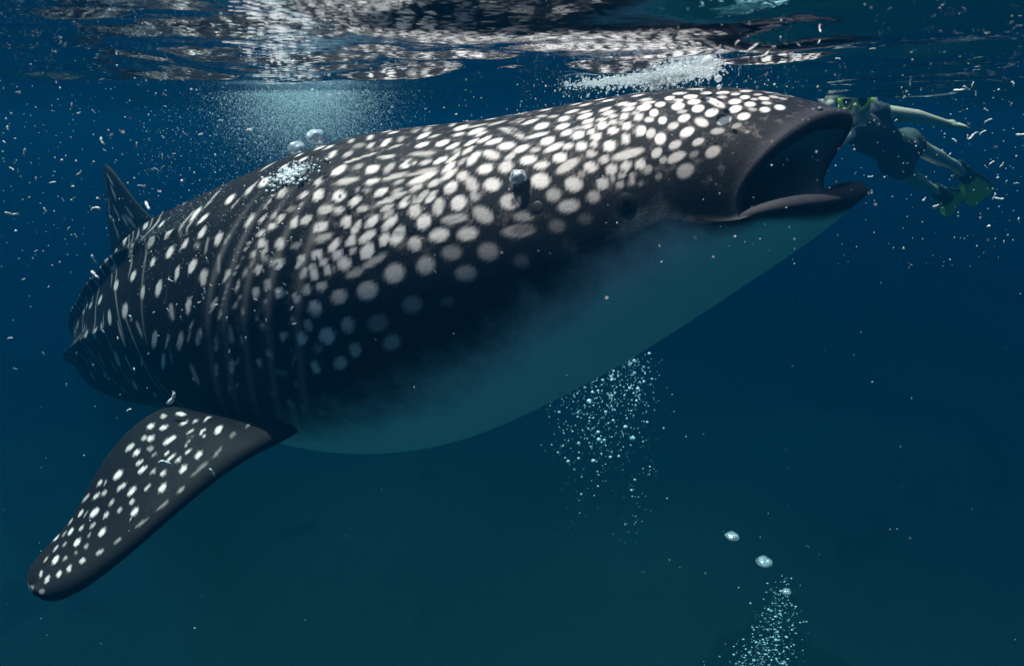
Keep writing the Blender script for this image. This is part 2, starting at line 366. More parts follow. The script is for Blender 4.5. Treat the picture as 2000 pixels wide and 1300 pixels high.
# the pale spots: centre (u, v), two half axes (u, v, u, v) on the skin, strength
SPOT_DATA = [
    (1.007, 1.0817, 0.0019, 0.0041, -0.0007, 0.0454, 1),
    (1.0108, 1.0245, 0.0021, 0.0055, -0.0006, 0.0383, 0.9),
    (1.0141, 1.1075, 0.0026, 0.0104, -0.0008, 0.0493, 1),
    (1.009, 1.1871, 0.0028, 0.0051, -0.0006, 0.0391, 0.8),
    (1.018, 1.2048, 0.0019, 0.0093, -0.0007, 0.0423, 0.9),
    (1.0229, 1.2498, 0.0019, 0.0259, -0.0008, 0.0418, 1),
    (1.0269, 1.2597, 0.0014, 0.0189, -0.0007, 0.0407, 0.6),
    (1.0168, 1.0169, 0.0024, 0.015, -0.0008, 0.0452, 1),
    (1.0121, 0.9352, 0.0026, 0.0123, -0.0009, 0.0549, 1),
    (1.0197, 0.9268, 0.0022, 0.0189, -0.001, 0.053, 1),
    (1.0238, 1.0486, 0.0045, -0.0565, -0.0003, 0.0488, 0.9),
    (1.0243, 1.1506, 0.0016, 0.0135, -0.0006, 0.0311, 0.6),
    (1.0294, 1.1083, 0.0018, 0.0242, -0.0009, 0.0458, 1),
    (1.0306, 1.2227, 0.0013, 0.0203, -0.0008, 0.0444, 0.9),
    (1.0278, 1.3985, 0.0015, 0.0412, -0.0009, 0.0476, 0.7),
    (1.0354, 1.2808, 0.0014, 0.0175, -0.0007, 0.0423, 0.9),
    (1.0336, 1.2178, 0.0011, 0.0101, -0.0004, 0.0273, 0.5),
    (1.0341, 1.1169, 0.0016, 0.0126, -0.0007, 0.0442, 0.9),
    (1.0315, 1.004, 0.0016, 0.0342, -0.0011, 0.0495, 1),
    (1.0251, 0.8999, 0.002, 0.0335, -0.0011, 0.0483, 1),
    (1.0361, 1.0514, 0.0014, 0.0042, -0.0004, 0.0295, 0.4),
    (1.0376, 1.2012, 0.0013, 0.0149, -0.0005, 0.0337, 0.6),
    (1.0391, 1.0896, 0.0014, 0.0137, -0.0008, 0.0451, 0.8),
    (1.0416, 1.1856, 0.0014, 0.0083, -0.0008, 0.0526, 0.8),
    (1.0355, 0.9355, 0.0017, 0.0262, -0.001, 0.0455, 1),
    (1.0146, 0.8652, 0.0021, 0.0117, -0.0004, 0.027, 0.5),
    (1.0164, 0.7889, 0.0023, 0.0287, -0.001, 0.0426, 0.9),
    (1.0235, 0.7716, 0.003, -0.0208, 0, 0.0487, 0.8),
    (1.0307, 0.8387, 0.0019, 0.0389, -0.0011, 0.0391, 0.8),
    (1.0131, 0.6955, 0.0024, 0.0218, -0.0008, 0.0379, 0.7),
    (1.0194, 0.648, 0.0028, 0.0401, -0.0012, 0.0427, 1),
    (1.0305, 0.7156, 0.0025, 0.0234, -0.0007, 0.0336, 0.5),
    (1.0355, 0.8133, 0.0013, 0.0291, -0.0008, 0.0288, 0.35),
    (1.0399, 0.7797, 0.0008, 0.0074, -0.0004, 0.018, 0.3),
    (1.025, 0.577, 0.0023, 0.0329, -0.0009, 0.0295, 0.7),
    (1.0155, 0.5166, 0.0031, 0.0303, -0.0009, 0.0342, 0.7),
    (1.0166, 0.4114, 0.0049, 0.0454, -0.0011, 0.0364, 0.7),
    (1.0321, 0.5171, 0.0026, 0.0487, -0.0018, 0.0418, 0.55),
    (1.0215, 0.3112, 0.0047, 0.0398, -0.0015, 0.0545, 0.5),
    (1.0246, 0.4613, 0.0022, 0.0266, -0.0008, 0.0262, 0.25),
    (1.0367, 1.3767, 0.0014, 0.0091, -0.0007, 0.0433, 0.5),
    (1.039, 1.3884, 0.0011, 0.0107, -0.0006, 0.0371, 0.4),
    (1.0366, 1.6199, 0.0016, -0.0408, -0.0008, 0.0474, 0.35),
    (1.0332, 1.6199, 0.0003, 0.0484, -0.0008, 0.0464, 0.5),
    (1.0308, 1.562, 0.0004, 0.0377, -0.001, 0.0368, 0.6),
    (1.0325, 1.3446, 0.001, 0.0267, -0.0006, 0.0339, 0.5),
    (0.9352, 1.1766, 0.0029, 0.0245, -0.001, 0.0362, 0.8),
    (0.9435, 1.1035, 0.0037, 0.0256, -0.0009, 0.0342, 0.9),
    (0.9507, 1.0012, 0.0039, 0.0112, -0.0012, 0.0482, 1),
    (0.9612, 1.0348, 0.0032, 0.0036, -0.0009, 0.0414, 0.9),
    (0.962, 0.9293, 0.0032, 0.0069, -0.0008, 0.0369, 1),
    (0.9479, 1.1708, 0.0032, -0.0152, -0.0005, 0.0259, 0.6),
    (0.9548, 1.1131, 0.0031, -0.0097, -0.0007, 0.0312, 0.5),
    (0.9637, 1.1329, 0.0032, 0.0088, -0.0007, 0.0316, 0.8),
    (0.9719, 1.0018, 0.0034, 0.0128, -0.0008, 0.0384, 1),
    (0.9707, 1.0698, 0.0029, 0.0057, -0.0004, 0.0198, 0.7),
    (0.9743, 0.9151, 0.003, 0.0081, -0.0007, 0.0324, 0.9),
    (0.9807, 1.0431, 0.0029, 0.0152, -0.0006, 0.0301, 0.8),
    (0.983, 0.9728, 0.0029, 0.0068, -0.0006, 0.0307, 0.9),
    (0.9855, 0.9113, 0.0021, -0.002, -0.0005, 0.0308, 0.8),
    (0.9808, 0.8974, 0.0027, -0.0036, -0.0004, 0.0259, 0.7),
    (0.9746, 0.8541, 0.0027, 0.0056, -0.0006, 0.0318, 0.8),
    (0.9815, 0.8228, 0.0028, -0.0042, -0.0006, 0.0483, 1),
    (0.9695, 0.8642, 0.0024, 0.0012, -0.0004, 0.0219, 0.5),
    (0.9649, 0.839, 0.0031, 0.0076, -0.0008, 0.035, 0.9),
    (0.9706, 0.7817, 0.0033, 0.0046, -0.0008, 0.0438, 1),
    (0.977, 0.7794, 0.002, 0.0006, -0.0005, 0.0311, 0.9),
    (0.9794, 0.7167, 0.0026, 0.0003, -0.0005, 0.0366, 1),
    (0.9869, 0.7357, 0.0024, -0.0084, -0.0003, 0.0408, 1),
    (0.9864, 0.8322, 0.0019, -0.0107, -0.0002, 0.034, 0.7),
    (0.9897, 0.8064, 0.0014, -0.0076, -0.0002, 0.0281, 0.5),
    (0.991, 0.8781, 0.0023, -0.0016, -0.0006, 0.0461, 0.9),
    (0.9931, 0.7505, 0.0023, -0.0075, -0.0003, 0.0458, 1),
    (0.9879, 1.0893, 0.0029, 0.0009, -0.0007, 0.0384, 0.8),
    (0.9921, 1.0447, 0.0028, 0.0013, -0.0006, 0.0328, 0.9),
    (0.992, 0.9719, 0.003, 0.0037, -0.0006, 0.0349, 0.9),
    (0.9958, 0.8947, 0.0016, -0.0092, -0.0002, 0.0273, 0.6),
    (0.999, 0.9572, 0.0031, 0.0023, -0.0008, 0.056, 1),
    (0.9978, 0.8281, 0.0023, -0.0064, -0.0004, 0.0457, 0.9),
    (1.0037, 0.8542, 0.002, -0.0014, -0.0006, 0.0549, 1),
    (1.0024, 0.7739, 0.0024, -0.0096, -0.0002, 0.0339, 0.7),
    (0.9978, 1.1019, 0.0031, -0.0081, -0.0006, 0.0367, 0.7),
    (0.9997, 1.0325, 0.0033, -0.0083, -0.0004, 0.028, 0.8),
    (1.0049, 0.9738, 0.0022, 0.0006, -0.0006, 0.045, 0.9),
    (1.0081, 0.7537, 0.002, -0.0013, -0.0004, 0.0462, 1),
    (0.9992, 0.6695, 0.0026, 0.0097, -0.0008, 0.0548, 1),
    (1.0038, 0.6236, 0.0022, 0.0286, -0.0014, 0.0418, 0.7),
    (1.0084, 0.5657, 0.0026, 0.0311, -0.0016, 0.0487, 1),
    (0.9926, 0.6254, -0.0005, 0.0637, -0.0018, 0.003, 0.8),
    (0.9787, 0.6494, 0.002, -0.0108, -0, 0.0303, 0.8),
    (0.9724, 0.665, 0.0032, -0.0122, -0.0002, 0.0417, 1),
    (0.9855, 0.599, 0.0034, -0.0127, -0.0002, 0.0493, 1),
    (0.977, 0.5764, 0.0027, -0.0188, 0.0002, 0.0322, 0.7),
    (0.9661, 0.6988, 0.0027, 0.0041, -0.0006, 0.0317, 0.8),
    (0.9591, 0.7248, 0.0052, 0.0183, -0.0008, 0.0312, 0.9),
    (0.9555, 0.8074, 0.0038, 0.0084, -0.001, 0.043, 1),
    (0.9499, 0.8937, 0.0059, 0.0039, -0.0005, 0.0253, 0.9),
    (0.9385, 0.9767, 0.0058, -0.0953, 0, 0.0404, 0.6),
    (0.9426, 0.7949, 0.0043, 0.0135, -0.0008, 0.0326, 0.9),
    (0.9497, 0.7509, 0.0031, 0.0001, -0.0004, 0.0227, 0.6),
    (0.9621, 0.6224, 0.0039, -0.0059, -0.0005, 0.0427, 1),
    (0.9463, 0.6795, 0.0045, -0.0047, -0.0005, 0.0425, 1),
    (0.953, 0.605, 0.004, -0.002, -0.0005, 0.0348, 0.9),
    (0.9656, 0.538, 0.0062, 0.0314, -0.0011, 0.0384, 0.75),
    (0.9519, 0.4942, 0.0049, -0.0101, -0.0003, 0.0583, 1),
    (0.9674, 0.3933, 0.0046, -0.0294, 0.0008, 0.0491, 0.85),
    (0.9572, 0.37, 0.004, 0.0006, -0.0006, 0.0482, 0.5),
    (0.9633, 0.2655, 0.0058, -0.0122, 0, 0.0434, 0.6),
    (0.9763, 0.4733, 0.0032, -0.0321, 0.0009, 0.0356, 0.9),
    (0.9754, 0.2661, 0.0034, -0.0005, -0.0004, 0.0432, 0.5),
    (0.9805, 0.329, 0.0031, 0.0095, -0.0009, 0.0427, 0.75),
    (0.9854, 0.4067, 0.0027, -0.0145, 0.0004, 0.0413, 0.8),
    (0.9827, 0.4991, 0.0026, 0.0026, -0.0005, 0.035, 0.7),
    (0.9933, 0.4859, 0.0083, -0.002, -0.0003, 0.0381, 0.75),
    (0.9919, 0.3982, 0.0021, -0.0115, 0.0004, 0.0437, 0.9),
    (0.9982, 0.3775, 0.0024, 0.0026, -0.0004, 0.041, 0.9),
    (0.9852, 0.3414, 0.0014, -0.0078, 0.0004, 0.0325, 0.5),
    (0.9895, 0.3397, 0.0017, -0.0094, 0.0002, 0.0231, 0.55),
    (0.988, 0.2796, 0.0021, -0.0116, 0.0003, 0.0251, 0.5),
    (0.9935, 0.2917, 0.0013, 0.0542, -0.0013, 0.0116, 0.55),
    (1.0068, 0.4416, 0.003, 0.0308, -0.0013, 0.0341, 0.7),
    (1.0011, 0.3219, 0.0031, 0.0109, -0.0009, 0.0334, 0.4),
    (1.0101, 0.3815, 0.0024, 0.0133, -0.0006, 0.0269, 0.5),
    (0.9718, 0.443, 0.0022, -0.0249, 0.0008, 0.0208, 0.35),
    (0.9385, 0.4098, 0.0026, -0.0106, 0.0005, 0.0386, 0.6),
    (0.9411, 0.3002, 0.0057, -0.018, 0.0003, 0.0318, 0.35),
    (0.9386, 0.2311, 0.0063, -0.0156, 0.0003, 0.034, 0.35),
    (0.9556, 0.1761, 0.0044, -0.0208, 0.0009, 0.0393, 0.2),
    (0.9693, 0.1521, 0.0037, -0.0188, 0.0007, 0.0331, 0.12),
    (0.9965, 0.2402, 0.0014, -0.0084, 0.0003, 0.0199, 0.25),
    (1.0067, 0.255, 0.0026, 0.0143, -0.0008, 0.0241, 0.25),
    (0.8747, 1.3664, -0.0001, 0.0672, -0.0028, 0.0601, 0.6),
    (0.8828, 1.3222, 0.0005, 0.0544, -0.0029, 0.0666, 0.4),
    (0.8853, 1.1806, 0.0028, 0.0383, -0.0016, 0.0395, 1),
    (0.8924, 1.1468, 0.0027, 0.0154, -0.0008, 0.0227, 0.6),
    (0.895, 1.3871, -0.0003, 0.064, -0.0023, 0.0588, 0.6),
    (0.9044, 1.2426, 0.003, 0.0309, -0.002, 0.0587, 1),
    (0.9153, 1.1179, 0.0039, 0.0258, -0.0015, 0.0496, 1),
    (0.9192, 1.0653, 0.0032, 0.0256, -0.0006, 0.0186, 0.8),
    (0.9125, 1.2269, 0.0064, 0.0157, -0.0009, 0.0289, 0.5),
    (0.9242, 1.2109, 0.0049, 0.0215, -0.0008, 0.0282, 0.5),
    (0.9355, 1.1715, 0.0033, 0.0109, -0.001, 0.0391, 0.9),
    (0.8881, 1.0462, 0.0034, 0.0173, -0.0011, 0.0311, 1),
    (0.8991, 1.0316, 0.0034, 0.0171, -0.0013, 0.0396, 1),
    (0.9056, 0.9705, 0.0031, 0.0232, -0.001, 0.0275, 0.9),
    (0.9153, 0.9802, 0.003, 0.0322, -0.0009, 0.0252, 0.9),
    (0.922, 0.9849, 0.0032, 0.0295, -0.001, 0.031, 0.9),
    (0.9276, 0.9334, 0.0042, 0.0124, -0.0009, 0.0338, 1),
    (0.9346, 0.8586, 0.0044, -0.0014, -0.0008, 0.0441, 1),
    (0.9344, 1.0302, 0.0075, -0.0755, 0.0002, 0.0296, 0.6),
    (0.9146, 0.8936, 0.003, 0.0252, -0.0008, 0.0204, 0.9),
    (0.9084, 0.9075, 0.0019, 0.0177, -0.001, 0.0267, 0.4),
    (0.8902, 0.9397, 0.0077, -0.0146, -0.0006, 0.0293, 0.5),
    (0.8928, 0.8549, 0.0031, 0.0078, -0.0008, 0.0286, 0.6),
    (0.8851, 0.8707, 0.002, 0.0058, -0.001, 0.0345, 1),
    (0.9009, 0.8488, 0.0035, 0.0225, -0.001, 0.0277, 1),
    (0.9074, 0.8493, 0.0035, 0.043, -0.0008, 0.0193, 0.8),
    (0.9059, 0.7737, 0.0033, 0.0358, -0.0012, 0.0229, 1),
    (0.9182, 0.8091, 0.0027, 0.0562, -0.0019, 0.0316, 0.9),
    (0.9125, 0.7981, 0.002, 0.0285, -0.001, 0.017, 0.5),
    (0.9272, 0.8076, 0.0049, -0.0412, 0.0004, 0.0418, 0.8),
    (0.9247, 0.695, 0.004, 0.006, -0.0009, 0.0448, 1),
    (0.9352, 0.6709, 0.003, 0.0275, -0.0021, 0.0483, 0.8),
    (0.9371, 0.7464, 0.0028, 0.0236, -0.001, 0.0262, 0.7),
    (0.8921, 0.7725, 0.0095, 0.0058, -0.0003, 0.0168, 0.7),
    (0.8925, 0.7256, 0.0077, 0.0286, -0.001, 0.0302, 0.9),
    (0.9063, 0.7124, 0.0039, 0.0361, -0.0011, 0.0239, 0.9),
    (0.8988, 0.6728, 0.0031, 0.0171, -0.001, 0.0252, 0.8),
    (0.8897, 0.6631, 0.0034, 0.0173, -0.0009, 0.0234, 0.7),
    (0.9073, 0.6146, 0.003, 0.0286, -0.002, 0.0342, 1),
    (0.9133, 0.6811, 0.0026, 0.0142, -0.0014, 0.0399, 0.8),
    (0.9177, 0.6055, 0.0026, -0.0551, 0.0026, 0.0202, 0.75),
    (0.9188, 0.5163, 0.0026, -0.009, 0.0002, 0.0373, 0.5),
    (0.928, 0.5653, 0.0044, -0.0054, -0.0004, 0.0512, 1),
    (0.8969, 0.5813, 0.003, 0.0312, -0.0013, 0.0182, 1),
    (0.8924, 0.5924, 0.0032, 0.033, -0.0012, 0.0168, 0.8),
    (0.8872, 0.5839, 0.002, 0.0135, -0.0014, 0.0252, 0.7),
    (0.9005, 0.5088, 0.0012, 0.0553, -0.0029, 0.0147, 0.75),
    (0.9106, 0.5006, 0.0035, 0.0244, -0.0022, 0.0459, 1),
    (0.8885, 0.5118, 0.0032, 0.0137, -0.0015, 0.0416, 0.85),
    (0.8924, 0.4354, 0.0032, 0.0276, -0.0023, 0.0377, 1),
    (0.9076, 0.4103, 0.0069, -0.0066, 0, 0.033, 0.6),
    (0.9217, 0.3886, 0.0046, -0.0507, 0.0025, 0.0364, 0.6),
    (0.9355, 0.4193, 0.0049, -0.0138, 0.0003, 0.0549, 0.75),
    (0.8989, 0.3434, 0.005, -0.0049, -0.0001, 0.0445, 0.85),
    (0.9126, 0.305, 0.0052, -0.0068, 0.0001, 0.0439, 0.8),
    (0.8865, 0.3278, 0.0028, 0.0207, -0.0023, 0.0389, 0.7),
    (0.9369, 0.2286, 0.0085, -0.0262, 0.0005, 0.0368, 0.45),
    (0.8391, 1.2726, -0.0001, 0.039, -0.0029, 0.0442, 0.6),
    (0.8504, 1.2877, -0.0003, 0.0451, -0.0029, 0.0478, 0.9),
    (0.8572, 1.1266, 0.0009, 0.0367, -0.0016, 0.026, 0.6),
    (0.8653, 1.1455, 0.0015, 0.0482, -0.002, 0.0365, 1),
    (0.8729, 1.17, 0.0011, 0.029, -0.0023, 0.0465, 0.4),
    (0.8754, 1.3504, -0.0007, 0.0731, -0.0032, 0.0647, 0.6),
    (0.836, 1.0833, 0.0007, 0.044, -0.0025, 0.0326, 0.8),
    (0.8465, 1.0497, 0.002, 0.028, -0.0017, 0.0285, 0.5),
    (0.8493, 1.1522, 0.004, 0.0035, -0.0019, 0.0417, 0.3),
    (0.853, 0.9794, 0.007, 0.0232, -0.0004, 0.0089, 0.8),
    (0.8611, 1.0088, 0.0027, 0.0139, -0.0005, 0.0116, 0.6),
    (0.8726, 1.0679, 0.0038, 0.0203, -0.0006, 0.0152, 0.5),
    (0.846, 0.8954, 0.0038, 0.0321, -0.0017, 0.0302, 1),
    (0.8568, 0.8975, 0.0027, 0.0125, -0.0011, 0.0247, 0.4),
    (0.8649, 0.859, 0.0037, 0.009, -0.0013, 0.0384, 1),
    (0.874, 0.8499, 0.002, 0.0452, -0.0017, 0.025, 0.5),
    (0.8707, 0.9597, 0.0052, -0.0052, -0.0004, 0.0171, 0.7),
    (0.8833, 0.8675, 0.0032, 0.0257, -0.0014, 0.0361, 1),
    (0.8521, 0.7905, 0.0076, 0.0023, -0.0008, 0.0271, 0.65),
    (0.8663, 0.7596, 0.0037, 0.0084, -0.0008, 0.0246, 0.9),
    (0.8778, 0.7743, 0.007, 0.0115, -0.0005, 0.0197, 0.7),
    (0.8366, 0.818, 0.0014, 0.0314, -0.0017, 0.0197, 0.7),
    (0.8384, 0.7213, 0.002, 0.0341, -0.002, 0.0225, 1),
    (0.8503, 0.6868, 0.0034, 0.0032, -0.001, 0.0397, 1),
    (0.8716, 0.6719, 0.0036, 0.0154, -0.001, 0.0266, 1),
    (0.8593, 0.712, 0.0015, -0.0028, -0.0002, 0.0185, 0.4),
    (0.8643, 0.6987, 0.0021, -0.0041, -0.0002, 0.0183, 0.4),
    (0.8587, 0.6374, 0.0026, 0.0244, -0.0015, 0.0246, 0.9),
    (0.844, 0.6096, 0.0052, -0.0018, -0.0004, 0.0295, 0.7),
    (0.8511, 0.5919, 0.0025, 0.0045, -0.0006, 0.0218, 0.75),
    (0.863, 0.5828, 0.003, 0.0012, -0.0004, 0.0238, 0.65),
    (0.877, 0.6197, 0.0088, 0.0262, -0.0006, 0.018, 0.8),
    (0.8802, 0.7263, 0.0031, 0.0152, -0.0007, 0.0177, 0.5),
    (0.8797, 0.6629, 0.0026, 0.0116, -0.0005, 0.0147, 0.5),
    (0.8846, 0.5843, 0.0041, 0.0265, -0.0013, 0.0247, 1),
    (0.8747, 0.5634, 0.0032, 0.0124, -0.0007, 0.022, 0.7),
    (0.8337, 0.5721, 0.0022, 0.0277, -0.0014, 0.019, 1),
    (0.8425, 0.5075, 0.0041, 0.0137, -0.0009, 0.0286, 0.95),
    (0.855, 0.5186, 0.0026, -0.0044, 0, 0.0385, 0.9),
    (0.8673, 0.4962, 0.0036, 0.0283, -0.0012, 0.0215, 1),
    (0.8594, 0.4777, 0.0029, 0.038, -0.0013, 0.0137, 0.9),
    (0.8758, 0.4717, 0.0041, 0.0319, -0.0012, 0.0221, 1),
    (0.8752, 0.5227, 0.0029, 0.0182, -0.0008, 0.0163, 0.6),
    (0.8644, 0.4185, 0.0047, 0.0229, -0.0009, 0.0238, 0.9),
    (0.8567, 0.4068, 0.0025, 0.022, -0.0013, 0.0186, 0.9),
    (0.8724, 0.3892, 0.0019, 0.0374, -0.002, 0.0162, 0.9),
    (0.8789, 0.3915, 0.0034, 0.0442, -0.0025, 0.0242, 1),
    (0.8485, 0.3982, 0.003, 0.0302, -0.0013, 0.0173, 1),
    (0.8635, 0.3398, 0.0033, 0.0321, -0.0021, 0.0269, 1),
    (0.8567, 0.3559, 0.0017, 0.0146, -0.001, 0.0151, 0.6),
    (0.8494, 0.3468, 0.0028, 0.0124, -0.0008, 0.0205, 0.8),
    (0.8402, 0.3611, 0.0025, 0.0117, -0.001, 0.0259, 0.9),
    (0.8438, 0.4468, 0.0048, 0.0128, -0.0006, 0.0225, 0.55),
    (0.83, 0.4299, 0.0042, 0.0031, -0.0001, 0.0204, 0.5),
    (0.8321, 0.339, 0.0026, 0.0322, -0.0014, 0.0136, 1),
    (0.8428, 0.3207, 0.0023, 0.016, -0.0008, 0.0133, 0.8),
    (0.8521, 0.2962, 0.0027, 0.0212, -0.0019, 0.0292, 0.9),
    (0.8446, 0.2755, 0.0025, 0.0109, -0.0009, 0.0264, 0.8),
    (0.837, 0.2991, 0.0021, 0.0095, -0.0006, 0.0164, 0.7),
    (0.8376, 0.2655, 0.0021, 0.0141, -0.0013, 0.0237, 0.9),
    (0.8332, 0.2777, 0.0013, 0.0261, -0.0011, 0.0064, 0.9),
    (0.8658, 0.2821, 0.0069, 0.0234, -0.0006, 0.0209, 0.5),
    (0.8561, 0.2403, 0.0048, 0.0094, -0.0003, 0.0233, 0.5),
    (0.8282, 0.563, 0.0011, 0.0312, -0.0017, 0.0114, 1),
    (0.8297, 0.7353, 0.0027, 0.0177, -0.0012, 0.0197, 1),
    (0.8303, 0.6698, 0.0012, 0.0076, -0.0009, 0.0149, 0.5),
    (0.874, 0.1998, 0.0049, -0.0116, 0.0012, 0.0522, 0.75),
    (0.8599, 0.1445, 0.005, -0.0103, 0.0011, 0.0476, 0.7),
    (0.8894, 0.2031, 0.0044, -0.0126, 0.0012, 0.0501, 0.6),
    (0.9031, 0.2292, 0.005, -0.016, 0.0009, 0.0427, 0.35),
    (0.9204, 0.1758, 0.0052, -0.0196, 0.0013, 0.0519, 0.4),
    (0.9071, 0.1041, 0.0052, -0.0176, 0.0013, 0.0424, 0.4),
    (0.8781, 0.0359, 0.005, -0.0126, 0.0014, 0.0405, 0.35),
    (0.8945, 0.0045, 0.0035, -0.0093, 0.001, 0.0249, 0.15),
    (0.8603, -0.0065, 0.0051, -0.0095, 0.0015, 0.0374, 0.28),
    (0.8633, -0.107, 0.0041, -0.0112, 0.0015, 0.0432, 0.45),
    (0.9344, 0.0652, 0.0041, -0.0166, 0.0011, 0.0369, 0.15),
    (0.8466, 0.139, 0.0038, -0.0067, 0.0009, 0.0374, 0.7),
    (0.8332, 0.1959, 0.0021, -0.003, 0.0005, 0.0265, 0.7),
    (0.8399, 0.2016, 0.0025, -0.0039, 0.0005, 0.0237, 0.7),
    (0.8274, 0.1597, 0.0001, 0.0311, -0.0017, -0.0009, 0.85),
    (0.8347, 0.1007, 0.0003, 0.0417, -0.0029, -0.001, 0.85),
    (0.847, 0.0098, 0.0012, 0.0343, -0.003, 0.0048, 0.6),
    (0.8365, -0.0209, 0.0006, 0.0379, -0.0036, -0.0008, 0.85),
    (0.824, 0.0616, 0.0002, 0.0236, -0.0016, -0.0009, 0.6),
    (0.8299, 0.0344, -0.0002, 0.0281, -0.0019, -0.0038, 0.6),
    (0.825, -0.019, 0.0002, 0.0296, -0.0024, -0.0029, 0.9),
    (0.8463, -0.1041, 0.0011, 0.0407, -0.0028, 0.0031, 0.6),
    (0.8306, -0.0693, -0.0005, 0.0248, -0.002, -0.0077, 0.3),
    (0.8378, -0.1562, 0.0031, -0.0061, 0.0012, 0.0338, 0.75),
    (0.8264, -0.1606, -0.0004, 0.0365, -0.0022, -0.0095, 0.8),
    (0.8149, -0.003, 0.0004, 0.0204, -0.0011, -0.0004, 0.9),
    (0.8204, 0.1665, 0.0008, 0.0359, -0.001, 0.0014, 0.5),
    (0.8055, -0.0802, 0.0018, -0.018, 0.0013, 0.0112, 0.6),
    (0.7972, -0.129, 0.0018, -0.0168, 0.0015, 0.0158, 0.9),
    (0.8059, 0.0378, 0.0032, 0.0019, 0.0011, 0.018, 0.4),
    (0.8103, 0.1385, 0.0016, -0.0016, 0.0005, 0.0227, 0.9),
    (0.8032, 0.0873, 0.0007, 0.0226, -0.0007, 0.0008, 0.8),
    (0.8164, -0.1145, 0.0027, 0.0262, -0.0031, -0.0119, 0.4),
    (0.8135, -0.2352, 0.001, -0.0221, 0.0014, 0.0112, 0.5),
    (0.7977, -0.2952, 0.0018, -0.0197, 0.0008, 0.0081, 0.4),
    (0.8025, -0.3973, -0.0006, -0.0551, 0.0011, 0.0056, 0.5),
    (0.8109, -0.3919, 0.0017, -0.0251, 0.0009, 0.0104, 0.35),
    (0.8176, -0.4414, 0.0012, -0.0263, 0.0013, 0.0148, 0.3),
    (0.8072, -0.1802, 0.0034, -0.0147, 0.0008, 0.0155, 0.25),
    (0.7754, 0.8721, 0.001, 0.0408, -0.0032, 0.0273, 1),
    (0.7973, 0.9439, 0.0013, 0.0426, -0.0037, 0.0378, 1),
    (0.7492, 0.8229, -0, 0.0681, -0.0036, 0.0243, 1),
    (0.7604, 0.7465, 0.0017, 0.0415, -0.0022, 0.0178, 0.92),
    (0.788, 0.9082, 0.0004, 0.0509, -0.0017, 0.0143, 0.69),
    (0.7646, 0.6339, 0.0016, 0.0405, -0.0023, 0.0136, 1),
    (0.7787, 0.5626, 0.0006, 0.0453, -0.0026, 0.0102, 0.92),
    (0.799, 0.6383, 0.0016, 0.0455, -0.0023, 0.016, 1),
    (0.8162, 0.7854, 0.0017, 0.0364, -0.0026, 0.0233, 0.805),
    (0.8081, 0.6292, 0.0018, 0.0271, -0.0013, 0.0123, 0.92),
    (0.8155, 0.635, 0.0013, 0.0208, -0.001, 0.0094, 0.69),
    (0.8192, 0.6072, 0.0012, 0.0284, -0.0015, 0.0114, 0.92),
    (0.8152, 0.5625, 0.0023, 0.0162, -0.0012, 0.0179, 1),
    (0.808, 0.5348, 0.0029, 0.0148, -0.002, 0.0151, 1),
    (0.8104, 0.4696, 0.0021, 0.0153, -0.0016, 0.0228, 1),
    (0.821, 0.451, 0.0018, 0.0253, -0.0023, 0.0199, 1),
    (0.8056, 0.4197, 0.0006, 0.018, -0.0012, 0.0053, 0.92),
    (0.8114, 0.4222, 0.0015, 0.0271, -0.001, 0.0067, 0.805),
    (0.8148, 0.3684, 0.0049, -0.0119, -0.0029, 0.0397, 0.575),
    (0.8201, 0.3463, 0.0016, 0.029, -0.0019, 0.0125, 1),
    (0.8079, 0.3331, 0.0008, 0.0303, -0.0017, 0.005, 1),
    (0.8053, 0.3746, 0.0008, 0.0241, -0.0008, 0.0032, 0.46),
    (0.8129, 0.246, 0.0021, -0.0218, 0.002, 0.0182, 0.69),
    (0.805, 0.2082, 0.0007, 0.0314, -0.0017, 0.0024, 1),
    (0.8182, 0.1977, 0.0006, 0.0321, -0.0018, 0.0022, 1),
    (0.7613, 0.4116, 0.0019, 0.0443, -0.0027, 0.0115, 1),
    (0.7707, 0.3285, -0.0001, 0.0537, -0.0036, 0.0046, 0.92),
    (0.7883, 0.3209, 0.0022, 0.0373, -0.0014, 0.0073, 1),
    (0.7766, 0.1685, 0.0029, 0.044, -0.0011, 0.0053, 1),
    (0.7994, 0.3175, 0.0017, 0.0288, -0.0021, 0.005, 0.92),
    (0.7945, 0.2591, 0.0015, 0.0323, -0.0011, 0.0047, 1),
    (0.7935, 0.1717, 0.0038, 0.041, -0.0018, 0.0023, 0.69),
    (0.8104, 0.1412, 0.0022, -0.0021, 0.0006, 0.0255, 0.9775),
    (0.7572, 0.1673, 0.0016, 0.0515, -0.0022, 0.0023, 1),
    (0.7971, 0.1299, 0.0005, 0.0238, -0.0008, 0.0006, 0.805),
    (0.8248, 0.6525, 0.0024, 0.0106, -0.0016, 0.0196, 0.575),
    (0.8209, 0.1821, 0.0007, 0.0291, -0.0012, 0.0023, 0.5175),
    (0.7518, 0.5786, 0.0015, 0.0301, -0.0022, 0.0126, 0.92),
    (0.7626, 0.5472, 0.0028, -0.0049, -0.0008, 0.0308, 0.23),
    (0.7941, 0.3445, 0.0046, 0.0789, -0.0004, 0.0023, 0.575),
    (0.7857, 0.2089, 0.0042, 0.0788, -0.0004, 0.0016, 0.575),
    (0.7857, 0.5417, 0.0026, 0.0543, -0.0005, 0.0033, 0.46),
    (0.782, 0.409, 0.0004, 0.084, -0.0005, 0.0009, 0.4025),
    (0.8008, 0.4782, 0.0017, 0.0418, -0.0005, 0.0028, 0.69),
    (0.7709, 0.5091, -0.0006, 0.0859, -0.0006, 0.0015, 0.345),
    (0.7546, 0.9866, -0.0009, 0.0734, -0.0018, 0.014, 0.575),
    (0.7552, 0.9219, 0.0009, 0.0668, -0.0014, 0.0116, 0.46),
